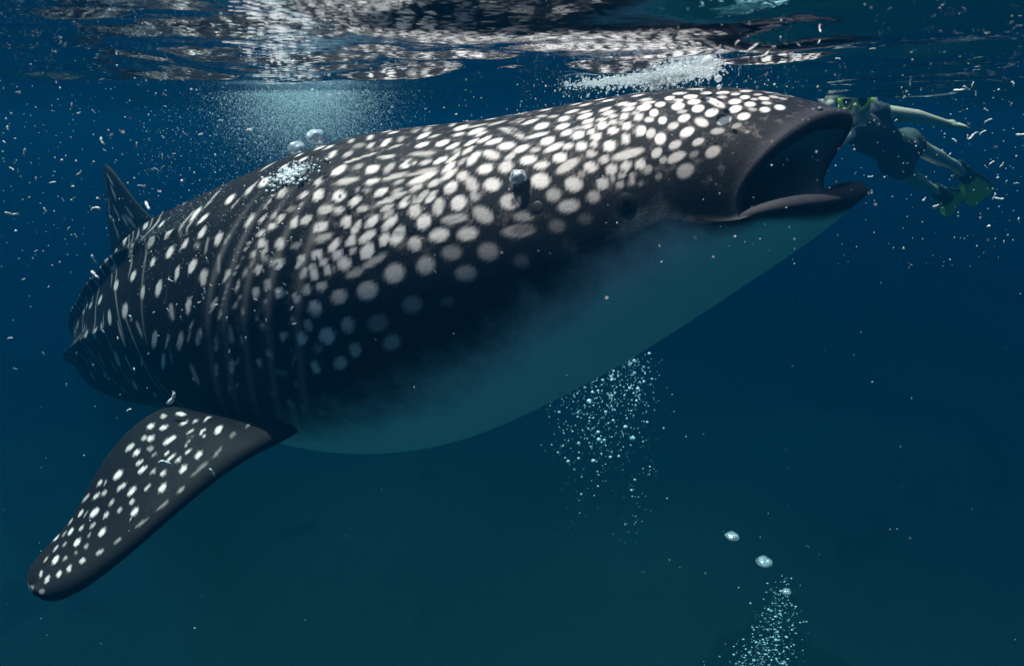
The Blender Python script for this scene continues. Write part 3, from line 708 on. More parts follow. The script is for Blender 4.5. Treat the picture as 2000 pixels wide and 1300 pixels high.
    (0.743, 0.8141, 0.0011, 0.0751, -0.0015, 0.0104, 0.575),
    (0.7899, 0.9227, 0.0012, 0.0891, -0.001, 0.0091, 0.5175),
    (0.783, 0.8135, 0.002, 0.0538, -0.0008, 0.0066, 0.4025),
    (0.8092, 0.7418, 0.0023, 0.0558, -0.0006, 0.0051, 0.46),
    (0.6587, 1.032, 0.0031, 0.0224, -0.0039, 0.0196, 0.92),
    (0.7022, 0.8855, 0.0003, 0.0388, -0.0047, 0.0281, 0.805),
    (0.734, 0.6765, 0.0034, 0.0267, -0.0018, 0.0108, 0.92),
    (0.7147, 0.6525, 0.0049, 0.0299, -0.003, 0.0139, 1),
    (0.7384, 0.54, 0.0019, 0.0395, -0.0033, 0.0159, 1),
    (0.6142, 1.0578, 0.0032, 0.0328, -0.0045, 0.0161, 0.92),
    (0.6851, 0.6461, 0.0073, 0.0322, -0.0022, 0.008, 0.92),
    (0.7201, 0.4946, 0.0013, 0.0329, -0.003, 0.0108, 0.92),
    (0.6921, 0.4323, 0.0027, 0.0418, -0.004, 0.0127, 1),
    (0.7486, 0.3786, 0.001, 0.0493, -0.0019, 0.005, 0.92),
    (0.6574, 0.4131, 0.0012, 0.0494, -0.0057, 0.0156, 0.92),
    (0.7308, 0.2964, 0.0025, 0.0535, -0.0034, 0.008, 1),
    (0.7102, 0.2844, 0.0016, 0.0505, -0.0031, 0.0047, 0.805),
    (0.6463, 0.5959, 0.0069, 0.0168, -0.0037, 0.0178, 0.805),
    (0.6395, 0.6603, 0.0053, 0.0143, -0.0024, 0.0073, 0.805),
    (0.6083, 0.3887, 0.0052, 0.0387, -0.0056, 0.0199, 0.92),
    (0.6776, 0.1748, 0.0042, 0.0612, -0.0054, 0.0075, 1),
    (0.7422, 0.1388, 0.0002, 0.0536, -0.0027, -0.0018, 0.69),
    (0.571, 0.4349, 0.0053, 0.0262, -0.0054, 0.0221, 0.575),
    (0.5309, 0.4775, 0.0047, 0.019, -0.0048, 0.0176, 0.69),
    (0.6402, 0.1635, 0.0003, 0.07, -0.005, 0.0055, 0.92),
    (0.7512, 0.7486, -0.0001, 0.1016, -0.0013, 0.009, 0.46),
    (0.7438, 0.7227, -0.0026, 0.0835, -0.0015, 0.0093, 0.46),
    (0.6469, 0.9856, -0.0021, 0.0727, -0.0031, 0.0158, 0.4025),
    (0.708, 0.5759, 0.0005, 0.0806, -0.0012, 0.0034, 0.345),
    (0.5965, 0.0865, 0.0068, 0.0456, -0.0037, 0.0069, 0.92),
    (0.5728, 0.1037, -0.0036, 0.0669, -0.0052, 0.0096, 0.575),
    (0.3086, 0.5727, 0.0037, -0.0073, -0.0037, 0.0076, 0.92),
    (0.499, 0.0518, 0.0055, 0.0054, -0.0026, 0.0057, 0.69),
    (0.5062, -0.3098, -0.0028, -0.0811, 0.0054, 0.0064, 0.69),
    (0.5602, -0.312, -0.0054, -0.0474, 0.0062, 0.0024, 0.805),
    (0.6245, -0.1722, -0.0032, -0.0792, 0.0067, 0.0045, 0.805),
    (0.0759, 0.9966, 0.004, 0.0266, -0.0041, -0.0227, 0.92),
    (0.6244, -0.461, -0.0044, -0.0681, 0.0064, 0.0146, 0.92),
    (0.6973, 0.0382, 0.0017, -0.0572, 0.0026, 0.0031, 0.575),
    (0.6813, -0.1906, 0.0059, 0.0531, -0.0025, -0.0013, 0.575),
    (0.7156, -0.0273, 0.0059, 0.0549, -0.0035, 0.0018, 1),
    (0.079, -2.5663, -0.0056, 0.1146, -0.0059, -0.0032, 0.92),
    (0.6548, -0.5564, -0.0051, -0.0454, 0.006, 0.0181, 0.69),
    (0.5771, -0.5429, -0.0051, -0.0496, 0.0059, 0.0121, 0.69),
    (0.7299, -0.0366, 0.006, 0.0501, -0.0012, 0.0018, 0.92),
    (0.7166, -0.1657, 0.0059, 0.0636, -0.0028, -0.0009, 1),
    (0.7434, -0.0293, 0.0043, 0.0497, -0.0026, 0.0027, 1),
    (0.76, -0.0017, 0.003, 0.0455, -0.002, 0.0022, 1),
    (0.7455, -0.2296, -0.0009, -0.0773, 0.0026, 0.0091, 0.69),
    (0.7547, 0.0273, 0.0048, 0.0612, -0.0007, 0.0013, 0.575),
    (0.7291, -0.1241, -0.0024, -0.063, 0.0015, 0.0024, 0.345),
    (0.7806, 0.104, 0.0021, 0.0353, -0.0011, 0.003, 0.92),
    (0.7723, -0.0303, -0.0014, -0.0467, 0.0015, 0.0007, 0.69),
    (0.7849, 0.0124, -0.0007, -0.0447, 0.0016, 0.0014, 0.69),
    (0.766, -0.1773, -0.0023, -0.0525, 0.0014, 0.0005, 0.575),
    (0.7785, -0.1538, -0.0016, -0.044, 0.0017, 0.0008, 0.92),
    (0.7918, -0.001, -0.0008, -0.0264, 0.0007, 0.0002, 0.69),
    (0.7838, -0.1178, 0.0034, 0.0364, -0.0016, -0.0027, 0.575),
    (0.7782, -0.2429, 0.0032, 0.0399, -0.0004, 0.0022, 0.69),
    (0.7699, -0.3003, -0.0016, -0.0338, 0.0015, 0.0021, 0.46),
]
FIN_DATA = [
    (0.373, 0.7806, -0.0085, -0.0517, -0.0082, 0.0466, 1),
    (0.446, 0.8401, -0.012, -0.0089, -0.0037, 0.0477, 0.9),
    (0.4308, 0.7114, -0.01, -0.0257, -0.0048, 0.0395, 0.9),
    (0.4044, 0.8695, -0.0051, -0.0283, -0.0079, 0.0488, 0.6),
    (0.3925, 0.6155, -0.0139, -0.0014, -0.0025, 0.0258, 0.8),
    (0.3701, 0.5706, -0.009, 0.0045, -0.0024, 0.0237, 0.7),
    (0.3415, 0.5559, -0.0201, 0.0504, -0.0025, 0.0282, 0.9),
    (0.2026, 0.683, -0.0321, 0.1196, -0.0197, 0.1337, 0.85),
    (0.351, 0.3238, -0.0196, 0.0504, 0.0006, 0.035, 1),
    (0.3839, 0.3888, -0.0139, 0.0198, -0.0005, 0.0173, 0.9),
    (0.4009, 0.4697, -0.0114, 0.0044, -0.0012, 0.0182, 0.7),
    (0.4489, 0.5243, -0.0221, -0.0116, -0.003, 0.039, 1),
    (0.4715, 0.7008, -0.0111, -0.0121, -0.0037, 0.0462, 0.85),
    (0.4792, 0.768, -0.0097, -0.001, -0.0017, 0.0346, 0.6),
    (0.4109, 0.4093, -0.0164, -0.0037, -0.0011, 0.013, 0.7),
    (0.3928, 0.3265, -0.0104, 0.0157, -0.0001, 0.0103, 0.8),
    (0.4304, 0.3644, -0.0123, 0.0235, 0.0003, 0.0122, 0.5),
    (0.5208, 0.691, -0.0132, -0.0053, -0.0019, 0.0432, 0.9),
    (0.4945, 0.5973, -0.0085, -0.0274, -0.0051, 0.036, 0.35),
    (0.4806, 0.4284, -0.0125, -0.0025, -0.0011, 0.0164, 0.9),
    (0.4835, 0.3533, -0.0175, 0.0026, -0.001, 0.0206, 1),
    (0.4447, 0.2938, -0.0128, 0.0048, -0.0008, 0.017, 0.9),
    (0.4769, 0.2824, -0.0122, 0.0006, -0.001, 0.017, 0.9),
    (0.4351, 0.2031, -0.0155, 0.0179, 0.0007, 0.0289, 1),
    (0.501, 0.506, -0.0106, -0.0128, -0.0016, 0.0172, 0.35),
    (0.5375, 0.567, -0.0117, -0.0213, -0.0028, 0.0294, 0.8),
    (0.5481, 0.4767, -0.0168, -0.0119, -0.0018, 0.0289, 1),
    (0.537, 0.3728, -0.0091, -0.0029, -0.0016, 0.0268, 0.6),
    (0.5263, 0.2845, -0.0122, -0.0001, -0.0012, 0.0221, 0.9),
    (0.4877, 0.1875, -0.0157, 0.0149, 0.0004, 0.0292, 1),
    (0.6064, 0.3927, -0.0183, 0.0006, -0.001, 0.0354, 1),
    (0.5792, 0.2877, -0.0134, 0.0054, -0.0005, 0.0204, 0.8),
    (0.5569, 0.1828, -0.0171, 0.0139, 0.0002, 0.0319, 1),
    (0.6278, 0.3048, -0.0108, 0.003, -0.0005, 0.0254, 0.7),
    (0.6438, 0.2022, -0.0156, 0.0088, -0.0004, 0.0345, 1),
    (0.5688, 0.3672, -0.0081, 0.0029, -0.0002, 0.011, 0.3),
    (0.6029, 0.5188, -0.0072, 0.0002, -0.0005, 0.026, 0.8),
    (0.5189, 0.8129, -0.0172, -0.0117, -0.002, 0.0423, 0.7),
    (0.4609, 0.1004, -0.0393, 0.0084, -0.0007, 0.0164, 0.25),
    (0.5328, 0.0698, -0.0148, 0.0014, -0.001, 0.0189, 0.4),
    (0.5904, 0.0698, -0.0256, -0.0022, -0.0008, 0.0125, 0.3),
    (0.6558, 0.078, -0.0242, -0.0107, -0.0014, 0.0153, 0.3),
    (0.3985, 0.1235, -0.0246, 0.0221, 0.0003, 0.0153, 0.25),
    (0.3355, 0.1947, -0.0137, 0.0178, -0.0001, 0.0247, 0.2),
    (0.2752, 0.239, -0.0201, 0.0299, -0.0018, 0.025, 0.2),
    (0.0881, 0.9755, 0.012, -0.1436, -0.0212, 0.1351, 0.45),
    (0.1871, 0.2903, -0.0065, -0.0409, -0.0245, 0.0959, 0.4),
    (0.5926, 0.6826, -0.0188, -0.0142, -0.0015, 0.0537, 1),
    (0.6361, 0.8548, -0.0111, -0.0115, -0.0001, 0.0398, 0.8),
    (0.626, 0.7716, -0.0099, 0.0054, 0.0004, 0.0243, 0.4),
    (0.6136, 0.5344, -0.0155, -0.0135, -0.0012, 0.0297, 0.9),
    (0.6668, 0.7785, -0.0138, -0.0276, -0.0009, 0.0392, 0.8),
    (0.6496, 0.6923, -0.0102, -0.0191, -0.0014, 0.0396, 0.6),
    (0.6575, 0.5007, -0.0115, 0.0006, -0.0002, 0.0253, 0.6),
    (0.7023, 0.6273, -0.0194, -0.0218, -0.0012, 0.0619, 1),
    (0.7244, 0.8574, -0.0132, -0.004, 0.0003, 0.0451, 0.8),
    (0.7194, 0.7528, -0.0131, 0.0051, 0.0002, 0.0205, 0.4),
    (0.6898, 0.4436, -0.0122, -0, -0.0004, 0.033, 0.8),
    (0.6623, 0.3474, -0.0096, -0.003, -0.0011, 0.0315, 0.5),
    (0.7784, 0.7927, -0.0154, 0.0111, 0.0001, 0.0545, 0.9),
    (0.7537, 0.6482, -0.0118, -0.0024, -0.0002, 0.0411, 0.6),
    (0.7313, 0.5043, -0.0106, -0.0111, -0.0011, 0.0386, 0.55),
    (0.7302, 0.3173, -0.0158, 0.0096, -0.0002, 0.045, 1),
    (0.7561, 0.4397, -0.0091, 0.0142, 0.0005, 0.0253, 0.3),
    (0.7903, 0.5133, -0.0157, 0.0134, 0.0004, 0.0643, 1),
    (0.8149, 0.6923, -0.0094, 0.014, 0.0002, 0.0415, 0.35),
    (0.7832, 0.3389, -0.0077, -0.0034, -0.001, 0.0439, 0.4),
    (0.8126, 0.3778, -0.0074, 0.017, 0.001, 0.0296, 0.3),
    (0.8374, 0.784, -0.0135, 0.0243, -0, 0.0392, 0.6),
    (0.8608, 0.5704, -0.0145, 0.0391, 0.0016, 0.0748, 1),
    (0.8408, 0.4465, -0.0074, 0.0087, 0.0006, 0.0447, 0.45),
    (0.8148, 0.2098, -0.0101, -0.0008, -0.0008, 0.0451, 0.75),
    (0.7726, 0.1434, -0.0126, -0.0072, -0.0015, 0.0281, 0.55),
    (0.7233, 0.106, -0.0136, -0.004, -0.0015, 0.0231, 0.35),
    (0.8512, 0.2474, -0.0087, 0.0437, 0.0033, 0.0354, 0.9),
    (0.8765, 0.2862, -0.0084, 0.0416, 0.003, 0.0421, 0.9),
    (0.9058, 0.3551, -0.0103, 0.0566, 0.0036, 0.0513, 0.85),
    (0.9106, 0.5702, -0.0102, 0.0814, 0.0033, 0.0427, 0.7),
    (0.9797, 0.6515, -0.0072, 0.0598, 0.0035, 0.3441, 0.35),
    (0.9435, 0.1971, -0.0165, -0.0176, -0.0087, 0.0801, 0.3),
    (0.8749, 0.7632, -0.0115, 0.0292, 0.0003, 0.0341, 0.5),
    (0.8143, 0.9839, -0.0136, 0.0012, -0.0013, 0.056, 0.7),
    (0.7568, 0.9532, -0.0128, 0.0003, 0, 0.0322, 0.5),
    (0.686, 0.9385, -0.0177, -0.0331, -0.0001, 0.0367, 0.5),
    (0.7935, 0.8856, -0.0127, 0.0125, -0.0002, 0.0392, 0.3),
]
rw = np.random.default_rng(11)
def wob(u, v, f, seed):
    r = np.random.default_rng(seed); out = 0
    for _ in range(5):
        out = out + np.sin(r.uniform(.4, 1) * f * u * r.choice([-1, 1]) + r.uniform(.4, 1) * f * .3 * v + r.uniform(0, 6.28))
    return out / 5
# gill slits: five short curved grooves before and over the pectoral fin
GILLS = [(.764, .028), (.776, .032), (.789, .034), (.803, .034), (.819, .075)]
groove = np.zeros_like(disp); lit_rim = np.zeros_like(disp)
VN = np.where(V2 > math.pi / 2, math.pi - V2, np.where(V2 < -math.pi / 2, -math.pi - V2, V2))      # folded onto the near side
for gu, amp in GILLS:
    uc = gu + .026 * VN + .012 * np.clip(VN, 0, 2) ** 2 - .012 * np.clip(-VN, 0, 2) ** 2
    d = (U2 - uc) / .0045
    env = sstep(-.70, -.40, VN) * (1 - sstep(.35, 1.05, VN))
    flap = np.where(d < 0, -np.exp(-(d / 1.2) ** 2), np.exp(-(d / 5.0)))
    disp += env * amp * .17 * flap
    groove = np.maximum(groove, env * np.exp(-(d / .45) ** 2))
    lit_rim = np.maximum(lit_rim, env * np.exp(-((d - 1.1) / .4) ** 2))  # lit edge of each gill flap, painted as a pale line
ARC = np.concatenate([s_b, S_A + np.linspace(0, .4, NH), np.full(NC, S_A + .4)])[:, None]
disp += .004 * wob(ARC * 11, V2 * 8, 1.0, 5) * sstep(.2, .5, U2)
# long skin creases over the neck
CREASE = [(.82, .96, .98, .82), (.83, .93, .86, .72), (.83, .94, .70, .52), (.86, .99, 1.08, 1.00), (.84, .93, .46, .34)]
for u0, u1, v0, v1 in CREASE:
    f = np.clip((U2 - u0) / (u1 - u0), 0, 1); vc = v0 + (v1 - v0) * f + .03 * np.sin(9 * f)
    env = np.sin(math.pi * f) ** 2
    disp -= .0022 * env * np.exp(-((VN - vc) / .022) ** 2)
    disp += .0015 * env * np.exp(-((VN - vc - .05) / .03) ** 2)
edge_fade = np.concatenate([np.ones(NB), 1 - sstep(.6, 1.0, np.linspace(0, 1, NH)), np.zeros(NC)])[:, None]
P = P + nor * (disp * edge_fade)[..., None]
PW = c2w(P)
body_me = mesh_np('body', PW.reshape(-1, 3), grid_quads(NRT, NS)[:, ::-1] if flip > 0 else grid_quads(NRT, NS))
# close the two ends
bm = bmesh.new(); bm.from_mesh(body_me); bm.verts.ensure_lookup_table()
bm.faces.new([bm.verts[j] for j in range(NS)]); bm.faces.new([bm.verts[(NRT - 1) * NS + j] for j in reversed(range(NS))])
bm.to_mesh(body_me); bm.free()
body_me.polygons.foreach_set('use_smooth', np.ones(len(body_me.polygons), bool))

# ---- colour pattern of the skin, in the body's own coordinates (u along, v around)
SPOTS = np.array(SPOT_DATA) if SPOT_DATA else np.zeros((0, 7))
spot = np.zeros(P.shape[:2])
def paint(arr, S, vsign):
    for uc, vc, a, b_, c_, d_, inten in S:
        vc2 = vc if vsign > 0 else math.pi - vc
        det = a * d_ - b_ * c_
        if abs(det) < 1e-9: continue
        du = abs(a) + abs(c_); i0, i1 = np.searchsorted(UU, (uc - 1.8 * du, uc + 1.8 * du))
        if i1 <= i0: continue
        uu = UU[i0:i1, None] - uc; vv = VV[None] - vc2
        vv = (vv + math.pi) % (2 * math.pi) - math.pi
        if vsign < 0: vv = -vv
        e1 = (d_ * uu - c_ * vv) / det; e2 = (-b_ * uu + a * vv) / det
        r = np.sqrt(e1 ** 2 + e2 ** 2)
        r = r * (1 + .05 * np.sin(2 * np.arctan2(e2, e1) + 40 * uc))
        val = inten * (1 - sstep(.50 + .22 * inten, 1.16 - .08 * inten, r))
        old = arr[0, i0:i1].copy()
        arr[0, i0:i1] = np.maximum(old, val); arr[1, i0:i1] = np.maximum(arr[1, i0:i1], np.minimum(old, val))
# more of the same spots over the top of the back and towards the tail
rf = np.random.default_rng(17)
if len(SPOTS):
    have = [(7.2 * a_[0], .5 * a_[1]) for a_ in SPOTS]; extra = []
    for _ in range(9000):
        u_ = rf.uniform(.06, 1.035); v_ = rf.uniform(-.3, math.pi / 2)
        if u_ > .75 and v_ < 1.02 + .3 * max(0, .9 - u_): continue
        sp_min = .062 if u_ > .80 else .13
        q0, q1 = 7.2 * u_, .5 * v_ * min(1, .35 + 1.1 * u_)
        q1 = .5 * v_
        hv = np.asarray(have)
        if np.min(np.hypot(hv[:, 0] - q0, hv[:, 1] - q1)) < sp_min: continue
        have.append((q0, q1))
        L_, W_ = ((rf.uniform(.018, .027), rf.uniform(.013, .019)) if u_ > .80 else (rf.uniform(.012, .018), rf.uniform(.028, .05)))
        extra.append((u_, v_, L_ / 7.2, 0, 0, W_ / .5, rf.uniform(.6, 1)))
    SPOTS = np.concatenate([SPOTS, np.array(extra)])
two = np.zeros((2,) + P.shape[:2]); paint(two, SPOTS, 1); paint(two, SPOTS, -1)
spot = two[0] * (1 - .85 * sstep(.05, .55, two[1]))        # dark seams stay between spots that touch
# pale thin bars between the spot columns on the rear body
bars = np.zeros_like(spot)
ub = UU[:, None]
for k in range(34):
    u0 = .10 + k * .0185 + .004 * math.sin(k * 2.3)
    uc = u0 + .007 * np.sin(2.1 * VN + k * .9) + .003 * np.sin(7 * VN + k * 1.7)
    w_ = .0011
    seg = sstep(.1, .6, np.sin(VN * 4.2 + k * 2.1) + .35) * sstep(-.95, -.7, VN) * (1 - sstep(1.25, 1.5, VN))
    bars = np.maximum(bars, seg * np.exp(-((ub - uc) / w_) ** 2) * (.50 if u0 < .70 else .25))
bars *= 1 - sstep(.70, .76, ub)
# dark ring round the eye, dark hole of the spiracle
def dark_at(u0, v0, ru, rv, k):
    d = np.sqrt(((U2 - u0) / ru) ** 2 + ((VN - v0) / rv) ** 2)
    return k * (1 - sstep(.75, 1.1, d))
groove = np.maximum(groove, np.maximum(dark_at(.9885, .155, .0068, .075, 1.0), dark_at(.9475, .322, .0042, .045, 1.15)))
# countershading: dark back, white belly; the border rises towards the mouth
vb = np.interp(UU, [0, .35, .60, .70, .80, .95, 1.005, 1.02, 1.035, 1.05, 1.07], [-1.0, -1.0, -.98, -.88, -.60, -.24, -.12, -.24, -.38, -.55, -.5])[:, None]
belly = 1 - sstep(-.46, .44, VN - vb + .06 * wob(U2 * 20, V2 * 2, 1.0, 9))
mouth = np.zeros_like(spot); mouth[NB + NH:] = 1
iu = NB + NH
lipc = np.exp(-((UU - 1.05) / .0032) ** 2)[:, None] * np.ones((1, NS))
low_lip = np.zeros_like(spot)
low_lip[NB:iu] = sstep(.80, .93, np.linspace(0, 1, NH))[:, None] * (1 - sstep(-.35, .15, np.sin(TH)))[None]
lipc = np.maximum(lipc, low_lip); lipc[iu:iu + 9] = 1
inside = np.zeros_like(spot); inside[iu + 8:] = 1
palate = np.zeros_like(spot); palate[iu + 5:iu + 14] = np.maximum(sstep(.05, .4, np.sin(TH)), sstep(.2, .6, -np.cos(TH)) * sstep(-.6, 0, np.sin(TH)))[None] * np.array([.4, .8, 1, 1, 1, .8, .5, .25, .1])[:, None]
spot = np.maximum(np.maximum(spot, bars), .16 * lit_rim) * (1 - lipc) * (1 - .75 * np.minimum(1, groove)) * (1 - inside)
fattr(body_me, 'spot', spot.ravel()); fattr(body_me, 'belly', (belly * (1 - inside)).ravel()); fattr(body_me, 'groove', groove.ravel())
fattr(body_me, 'lip', lipc.ravel()); fattr(body_me, 'inside', inside.ravel()); fattr(body_me, 'palate', palate.ravel())
fattr(body_me, 'front', (sstep(.80, .86, U2) * sstep(.1, .45, VN) * (1 - lipc)).ravel()); fattr(body_me, 'uu', (U2 + 0 * V2).ravel()); fattr(body_me, 'vv', (V2 + 0 * U2).ravel()); fattr(body_me, 'rear', (sstep(.15, .35, U2) * (1 - sstep(.72, .82, U2)) * sstep(-.5, .4, VN)).ravel())

m = NT('shark_skin')
sp_ = m.attr('spot'); be = m.attr('belly'); gr = m.attr('groove'); lp = m.attr('lip'); ins = m.attr('inside')
geo = m.add('ShaderNodeNewGeometry'); pos = geo.outputs['Position']
nf = m.noise(120, 3, .6, pos); nm = m.noise(14, 4, .6, pos); nb = m.noise(3.5, 3, .55, pos); ng = m.noise(420, 2, .5, pos)
dark = m.mix(nm, (.002, .002, .0028), (.0075, .0065, .008)); dark = m.mix(m.mathn('MULTIPLY', nf, .4), dark, (.011, .0095, .011))
belc = m.mix(nb, (.80, .84, .82), (.92, .93, .91)); belc = m.mix(m.ramp(nf, .62, .75), belc, (.60, .63, .62))
be = m.ramp(m.mathn('ADD', be, m.mathn('MULTIPLY', m.mathn('SUBTRACT', m.noise(9, 5, .7, pos), .5), .55)), .08, .95)       # mottled border
base = m.mix(be, dark, belc)
spn = m.mathn('MULTIPLY', sp_, m.mathn('ADD', .72, m.mathn('MULTIPLY', nf, .55)))
spn = m.mathn('MINIMUM', spn, 1.0)
spc = m.mix(nm, (.74, .61, .57), (.84, .72, .68))
col = m.mix(spn, base, spc)
nq = m.noise(26, 4, .65, pos); mott = m.mathn('MULTIPLY', m.ramp(nq, .50, .75), m.attr('front'))
col = m.mix(m.mathn('MULTIPLY', mott, .30), col, (.46, .35, .32))       # faint mottling between the spots
cmb = m.add('ShaderNodeCombineXYZ'); m.lk(m.mathn('MULTIPLY', m.attr('uu'), 330.0), cmb.inputs[0]); m.lk(m.mathn('MULTIPLY', m.attr('vv'), 2.2), cmb.inputs[1])
streak = m.mathn('MULTIPLY', m.ramp(m.noise(1.0, 3, .6, cmb.outputs[0]), .55, .78), m.attr('rear'))
col = m.mix(m.mathn('MULTIPLY', streak, .55), col, (.11, .11, .12))       # fine pale streaks over the rear back
col = m.mix(m.mathn('MULTIPLY', gr, .85), col, (.008, .008, .009))
col = m.mix(lp, col, m.mix(nm, (.018, .016, .020), (.055, .046, .054)))
col = m.mix(ins, col, m.mix(nm, (.012, .012, .014), (.035, .033, .036)))
col = m.mix(m.attr('palate'), col, (.72, .74, .73))
b = m.bsdf(col, m.mathn('ADD', .50, m.mathn('MULTIPLY', nm, .3)), .11)
hh = m.mathn('ADD', m.mathn('MULTIPLY', nf, .6), m.mathn('MULTIPLY', ng, .3))
m.bump(hh, .30, .006, b)
M_SKIN = m.m
shark = tag(empty('whale_shark', tuple(at(800, 880, 2.7))), 'huge whale shark with pale spots swimming open-mouthed just below the surface', 'shark')
def spart(name, me, mat, parent=None):
    """a mesh built in world coordinates, hung under the shark (or one of its parts)"""
    o = link(name, me, mat)
    o.parent = parent or shark
    if parent is None: o.matrix_parent_inverse = Matrix.Translation(-Vector(shark.location))
    return o
body = spart('body', body_me, M_SKIN)
# ---- pectoral fin: leading and trailing edges from root to tip, with real thickness
def fin_mesh(name, le, te, tip_round=6, ns=150, nc=70, thick=.055, tt=.35):
    """le, te: control points (camera axes) of both edges, root to tip; the blade is a closed, tapered foil"""
    le = np.asarray(le, float); te = np.asarray(te, float)
    t = np.linspace(0, 1, ns)
    def along(c):
        s = np.concatenate([[0], np.cumsum(np.linalg.norm(np.diff(c, axis=0), axis=1))]); s /= s[-1]
        return spline(s, c, t)
    L, T = along(le), along(te)
    c = np.linspace(0, 1, nc)
    cs = (1 - np.cos(c * math.pi)) / 2
    mid = L[:, None] * (1 - cs[None, :, None]) + T[:, None] * cs[None, :, None]
    nn = nrm(np.cross(np.gradient(mid, axis=0), np.gradient(mid, axis=1)))
    chord = np.linalg.norm(T - L, axis=1)
    prof = 2.6 * (np.sqrt(np.clip(cs, 0, 1)) * (1 - cs) * .9) * (1 - .2 * cs)
    th = thick * (1 - tt * t ** 1.2) * sstep(0, .12, np.minimum(1, chord / chord.max()) )
    off = (th[:, None] * prof[None])[..., None] * nn * .5
    upv, lov = mid + off, mid - off
    # ring round each section: upper face from leading to trailing edge, then back along the lower face
    ring = np.concatenate([upv, lov[:, -2:0:-1]], axis=1)
    nring = ring.shape[1]
    me = mesh_np(name, c2w(ring).reshape(-1, 3), grid_quads(ns, nring))
    bm = bmesh.new(); bm.from_mesh(me); bm.verts.ensure_lookup_table()
    for i in (0, ns - 1):
        try: bm.faces.new([bm.verts[i * nring + j] for j in range(nring)])
        except ValueError: pass
    bmesh.ops.recalc_face_normals(bm, faces=bm.faces); bm.to_mesh(me); bm.free()
    me.polygons.foreach_set('use_smooth', np.ones(len(me.polygons), bool))
    tt_, cc_ = np.meshgrid(t, np.concatenate([cs, -cs[-2:0:-1]]), indexing='ij')
    return me, tt_, cc_, ring
PF_LE = [cat(640, 790, 2.62), cat(575, 838, 2.46), cat(490, 888, 2.32), cat(400, 952, 2.22), cat(300, 1036, 2.12), cat(200, 1118, 2.05), cat(130, 1163, 2.02), cat(95, 1172, 2.02), cat(64, 1160, 2.025)]
PF_TE = [cat(545, 765, 2.95), cat(470, 798, 2.80), cat(402, 812, 2.70), cat(345, 794, 2.62), cat(270, 826, 2.52), cat(190, 922, 2.40), cat(125, 1030, 2.26), cat(78, 1082, 2.15), cat(54, 1118, 2.08), cat(56, 1142, 2.04), cat(64, 1159, 2.026)]
pf_me, pf_t, pf_c, pf_ring = fin_mesh('pectoral_fin', PF_LE, PF_TE, thick=.12)
# which side of the blade faces up
FIN_SPOTS = np.array(FIN_DATA) if FIN_DATA else np.zeros((0, 7))
FIN_SPOTS[:, 2:6] *= .88
def fin_paint(t, c, S):
    out = np.zeros(t.shape)
    for uc, vc, a, b_, c_, d_, inten in S:
        det = a * d_ - b_ * c_
        if abs(det) < 1e-9: continue
        uu = t - uc; vv = c - vc
        e1 = (d_ * uu - c_ * vv) / det; e2 = (-b_ * uu + a * vv) / det
        r = np.sqrt(e1 ** 2 + e2 ** 2)
        out = np.maximum(out, inten * (1 - sstep(.60, 1.05, r)))
    return out
def fin_attrs(me, t, c, up_sign, spots=True):
    cc = c * up_sign
    s = fin_paint(t, cc, FIN_SPOTS) if spots else np.zeros(t.shape)
    fattr(me, 'spot', s.ravel()); fattr(me, 'belly', (np.where(cc < -.03, .9, 0.0) * sstep(.03, .12, np.abs(c))).ravel())
    z = np.zeros(t.size); fattr(me, 'groove', z); fattr(me, 'lip', z); fattr(me, 'inside', z)
FIN_SIGN = 1 if (pf_ring[70, 20] - pf_ring[70, -20])[2] > 0 else -1
fin_attrs(pf_me, pf_t, pf_c, FIN_SIGN)
spart('pectoral_fin', pf_me, M_SKIN)
# the far pectoral fin: mirrored about the body's own upright plane
def mirror_cam(pts, s_at):
    c, t, u, sd = frames(np.array([s_at]))
    q = np.asarray(pts); d = (q - c[0]) @ sd[0]
    return q - 2 * d[..., None] * sd[0]
S_PF = SPS[6] + .05
ring2 = mirror_cam(pf_ring, S_PF); ring2[..., 2] += .62 * pf_t ** 1.1        # held higher than the near one
pf2 = mesh_np('pectoral_fin', c2w(ring2).reshape(-1, 3), grid_quads(*ring2.shape[:2])[:, ::-1])
fin_attrs(pf2, pf_t, pf_c, FIN_SIGN)
spart('pectoral_fin', pf2, M_SKIN)
# ---- fins standing on the back and the tail
def upright_fin(name, s0, s1, base_r, pts_le, pts_te, thick, parent=None, down=False):
    """pts: (along fraction between s0 and s1, height) in the body's own frame"""
    def P3(f, hgt):
        s = s0 + (s1 - s0) * f
        c, t, u, sd = frames(np.array([s])); r = np.interp(s, SPS, R_D if down else R_U) * .95
        return c[0] + u[0] * (r + hgt) * (-1 if down else 1)
    me, t, c, ring = fin_mesh(name, [P3(*p) for p in pts_le], [P3(*p) for p in pts_te], ns=80, nc=40, thick=thick)
    sp = np.zeros(t.shape); r = np.random.default_rng(hash(name) % 1000 if False else len(name))
    for _ in range(26):
        a, b_ = r.uniform(.02, .9), r.uniform(.1, .85)
        sp = np.maximum(sp, r.uniform(.35, .8) * (1 - sstep(.7, 1.2, np.hypot((t - a) / .05, (np.abs(c) - b_) / .018))))
    fattr(me, 'spot', sp.ravel()); z = np.zeros(t.size)
    for nme in ('belly', 'groove', 'lip', 'inside'): fattr(me, nme, z)
    return spart(name, me, M_SKIN)
def s_frac(s, s0=2.0, s1=4.5): return (s - s0) / (s1 - s0)
q = s_frac
upright_fin('dorsal_fin', 2.0, 4.5, 0, [(q(4.62), -.10), (q(4.36), .04), (q(4.12), .20), (q(3.88), .45), (q(3.70), .65), (q(3.62), .71)],
            [(q(3.22), -.10), (q(3.02), .03), (q(3.10), .22), (q(3.32), .48), (q(3.50), .65), (q(3.58), .71)], .075)
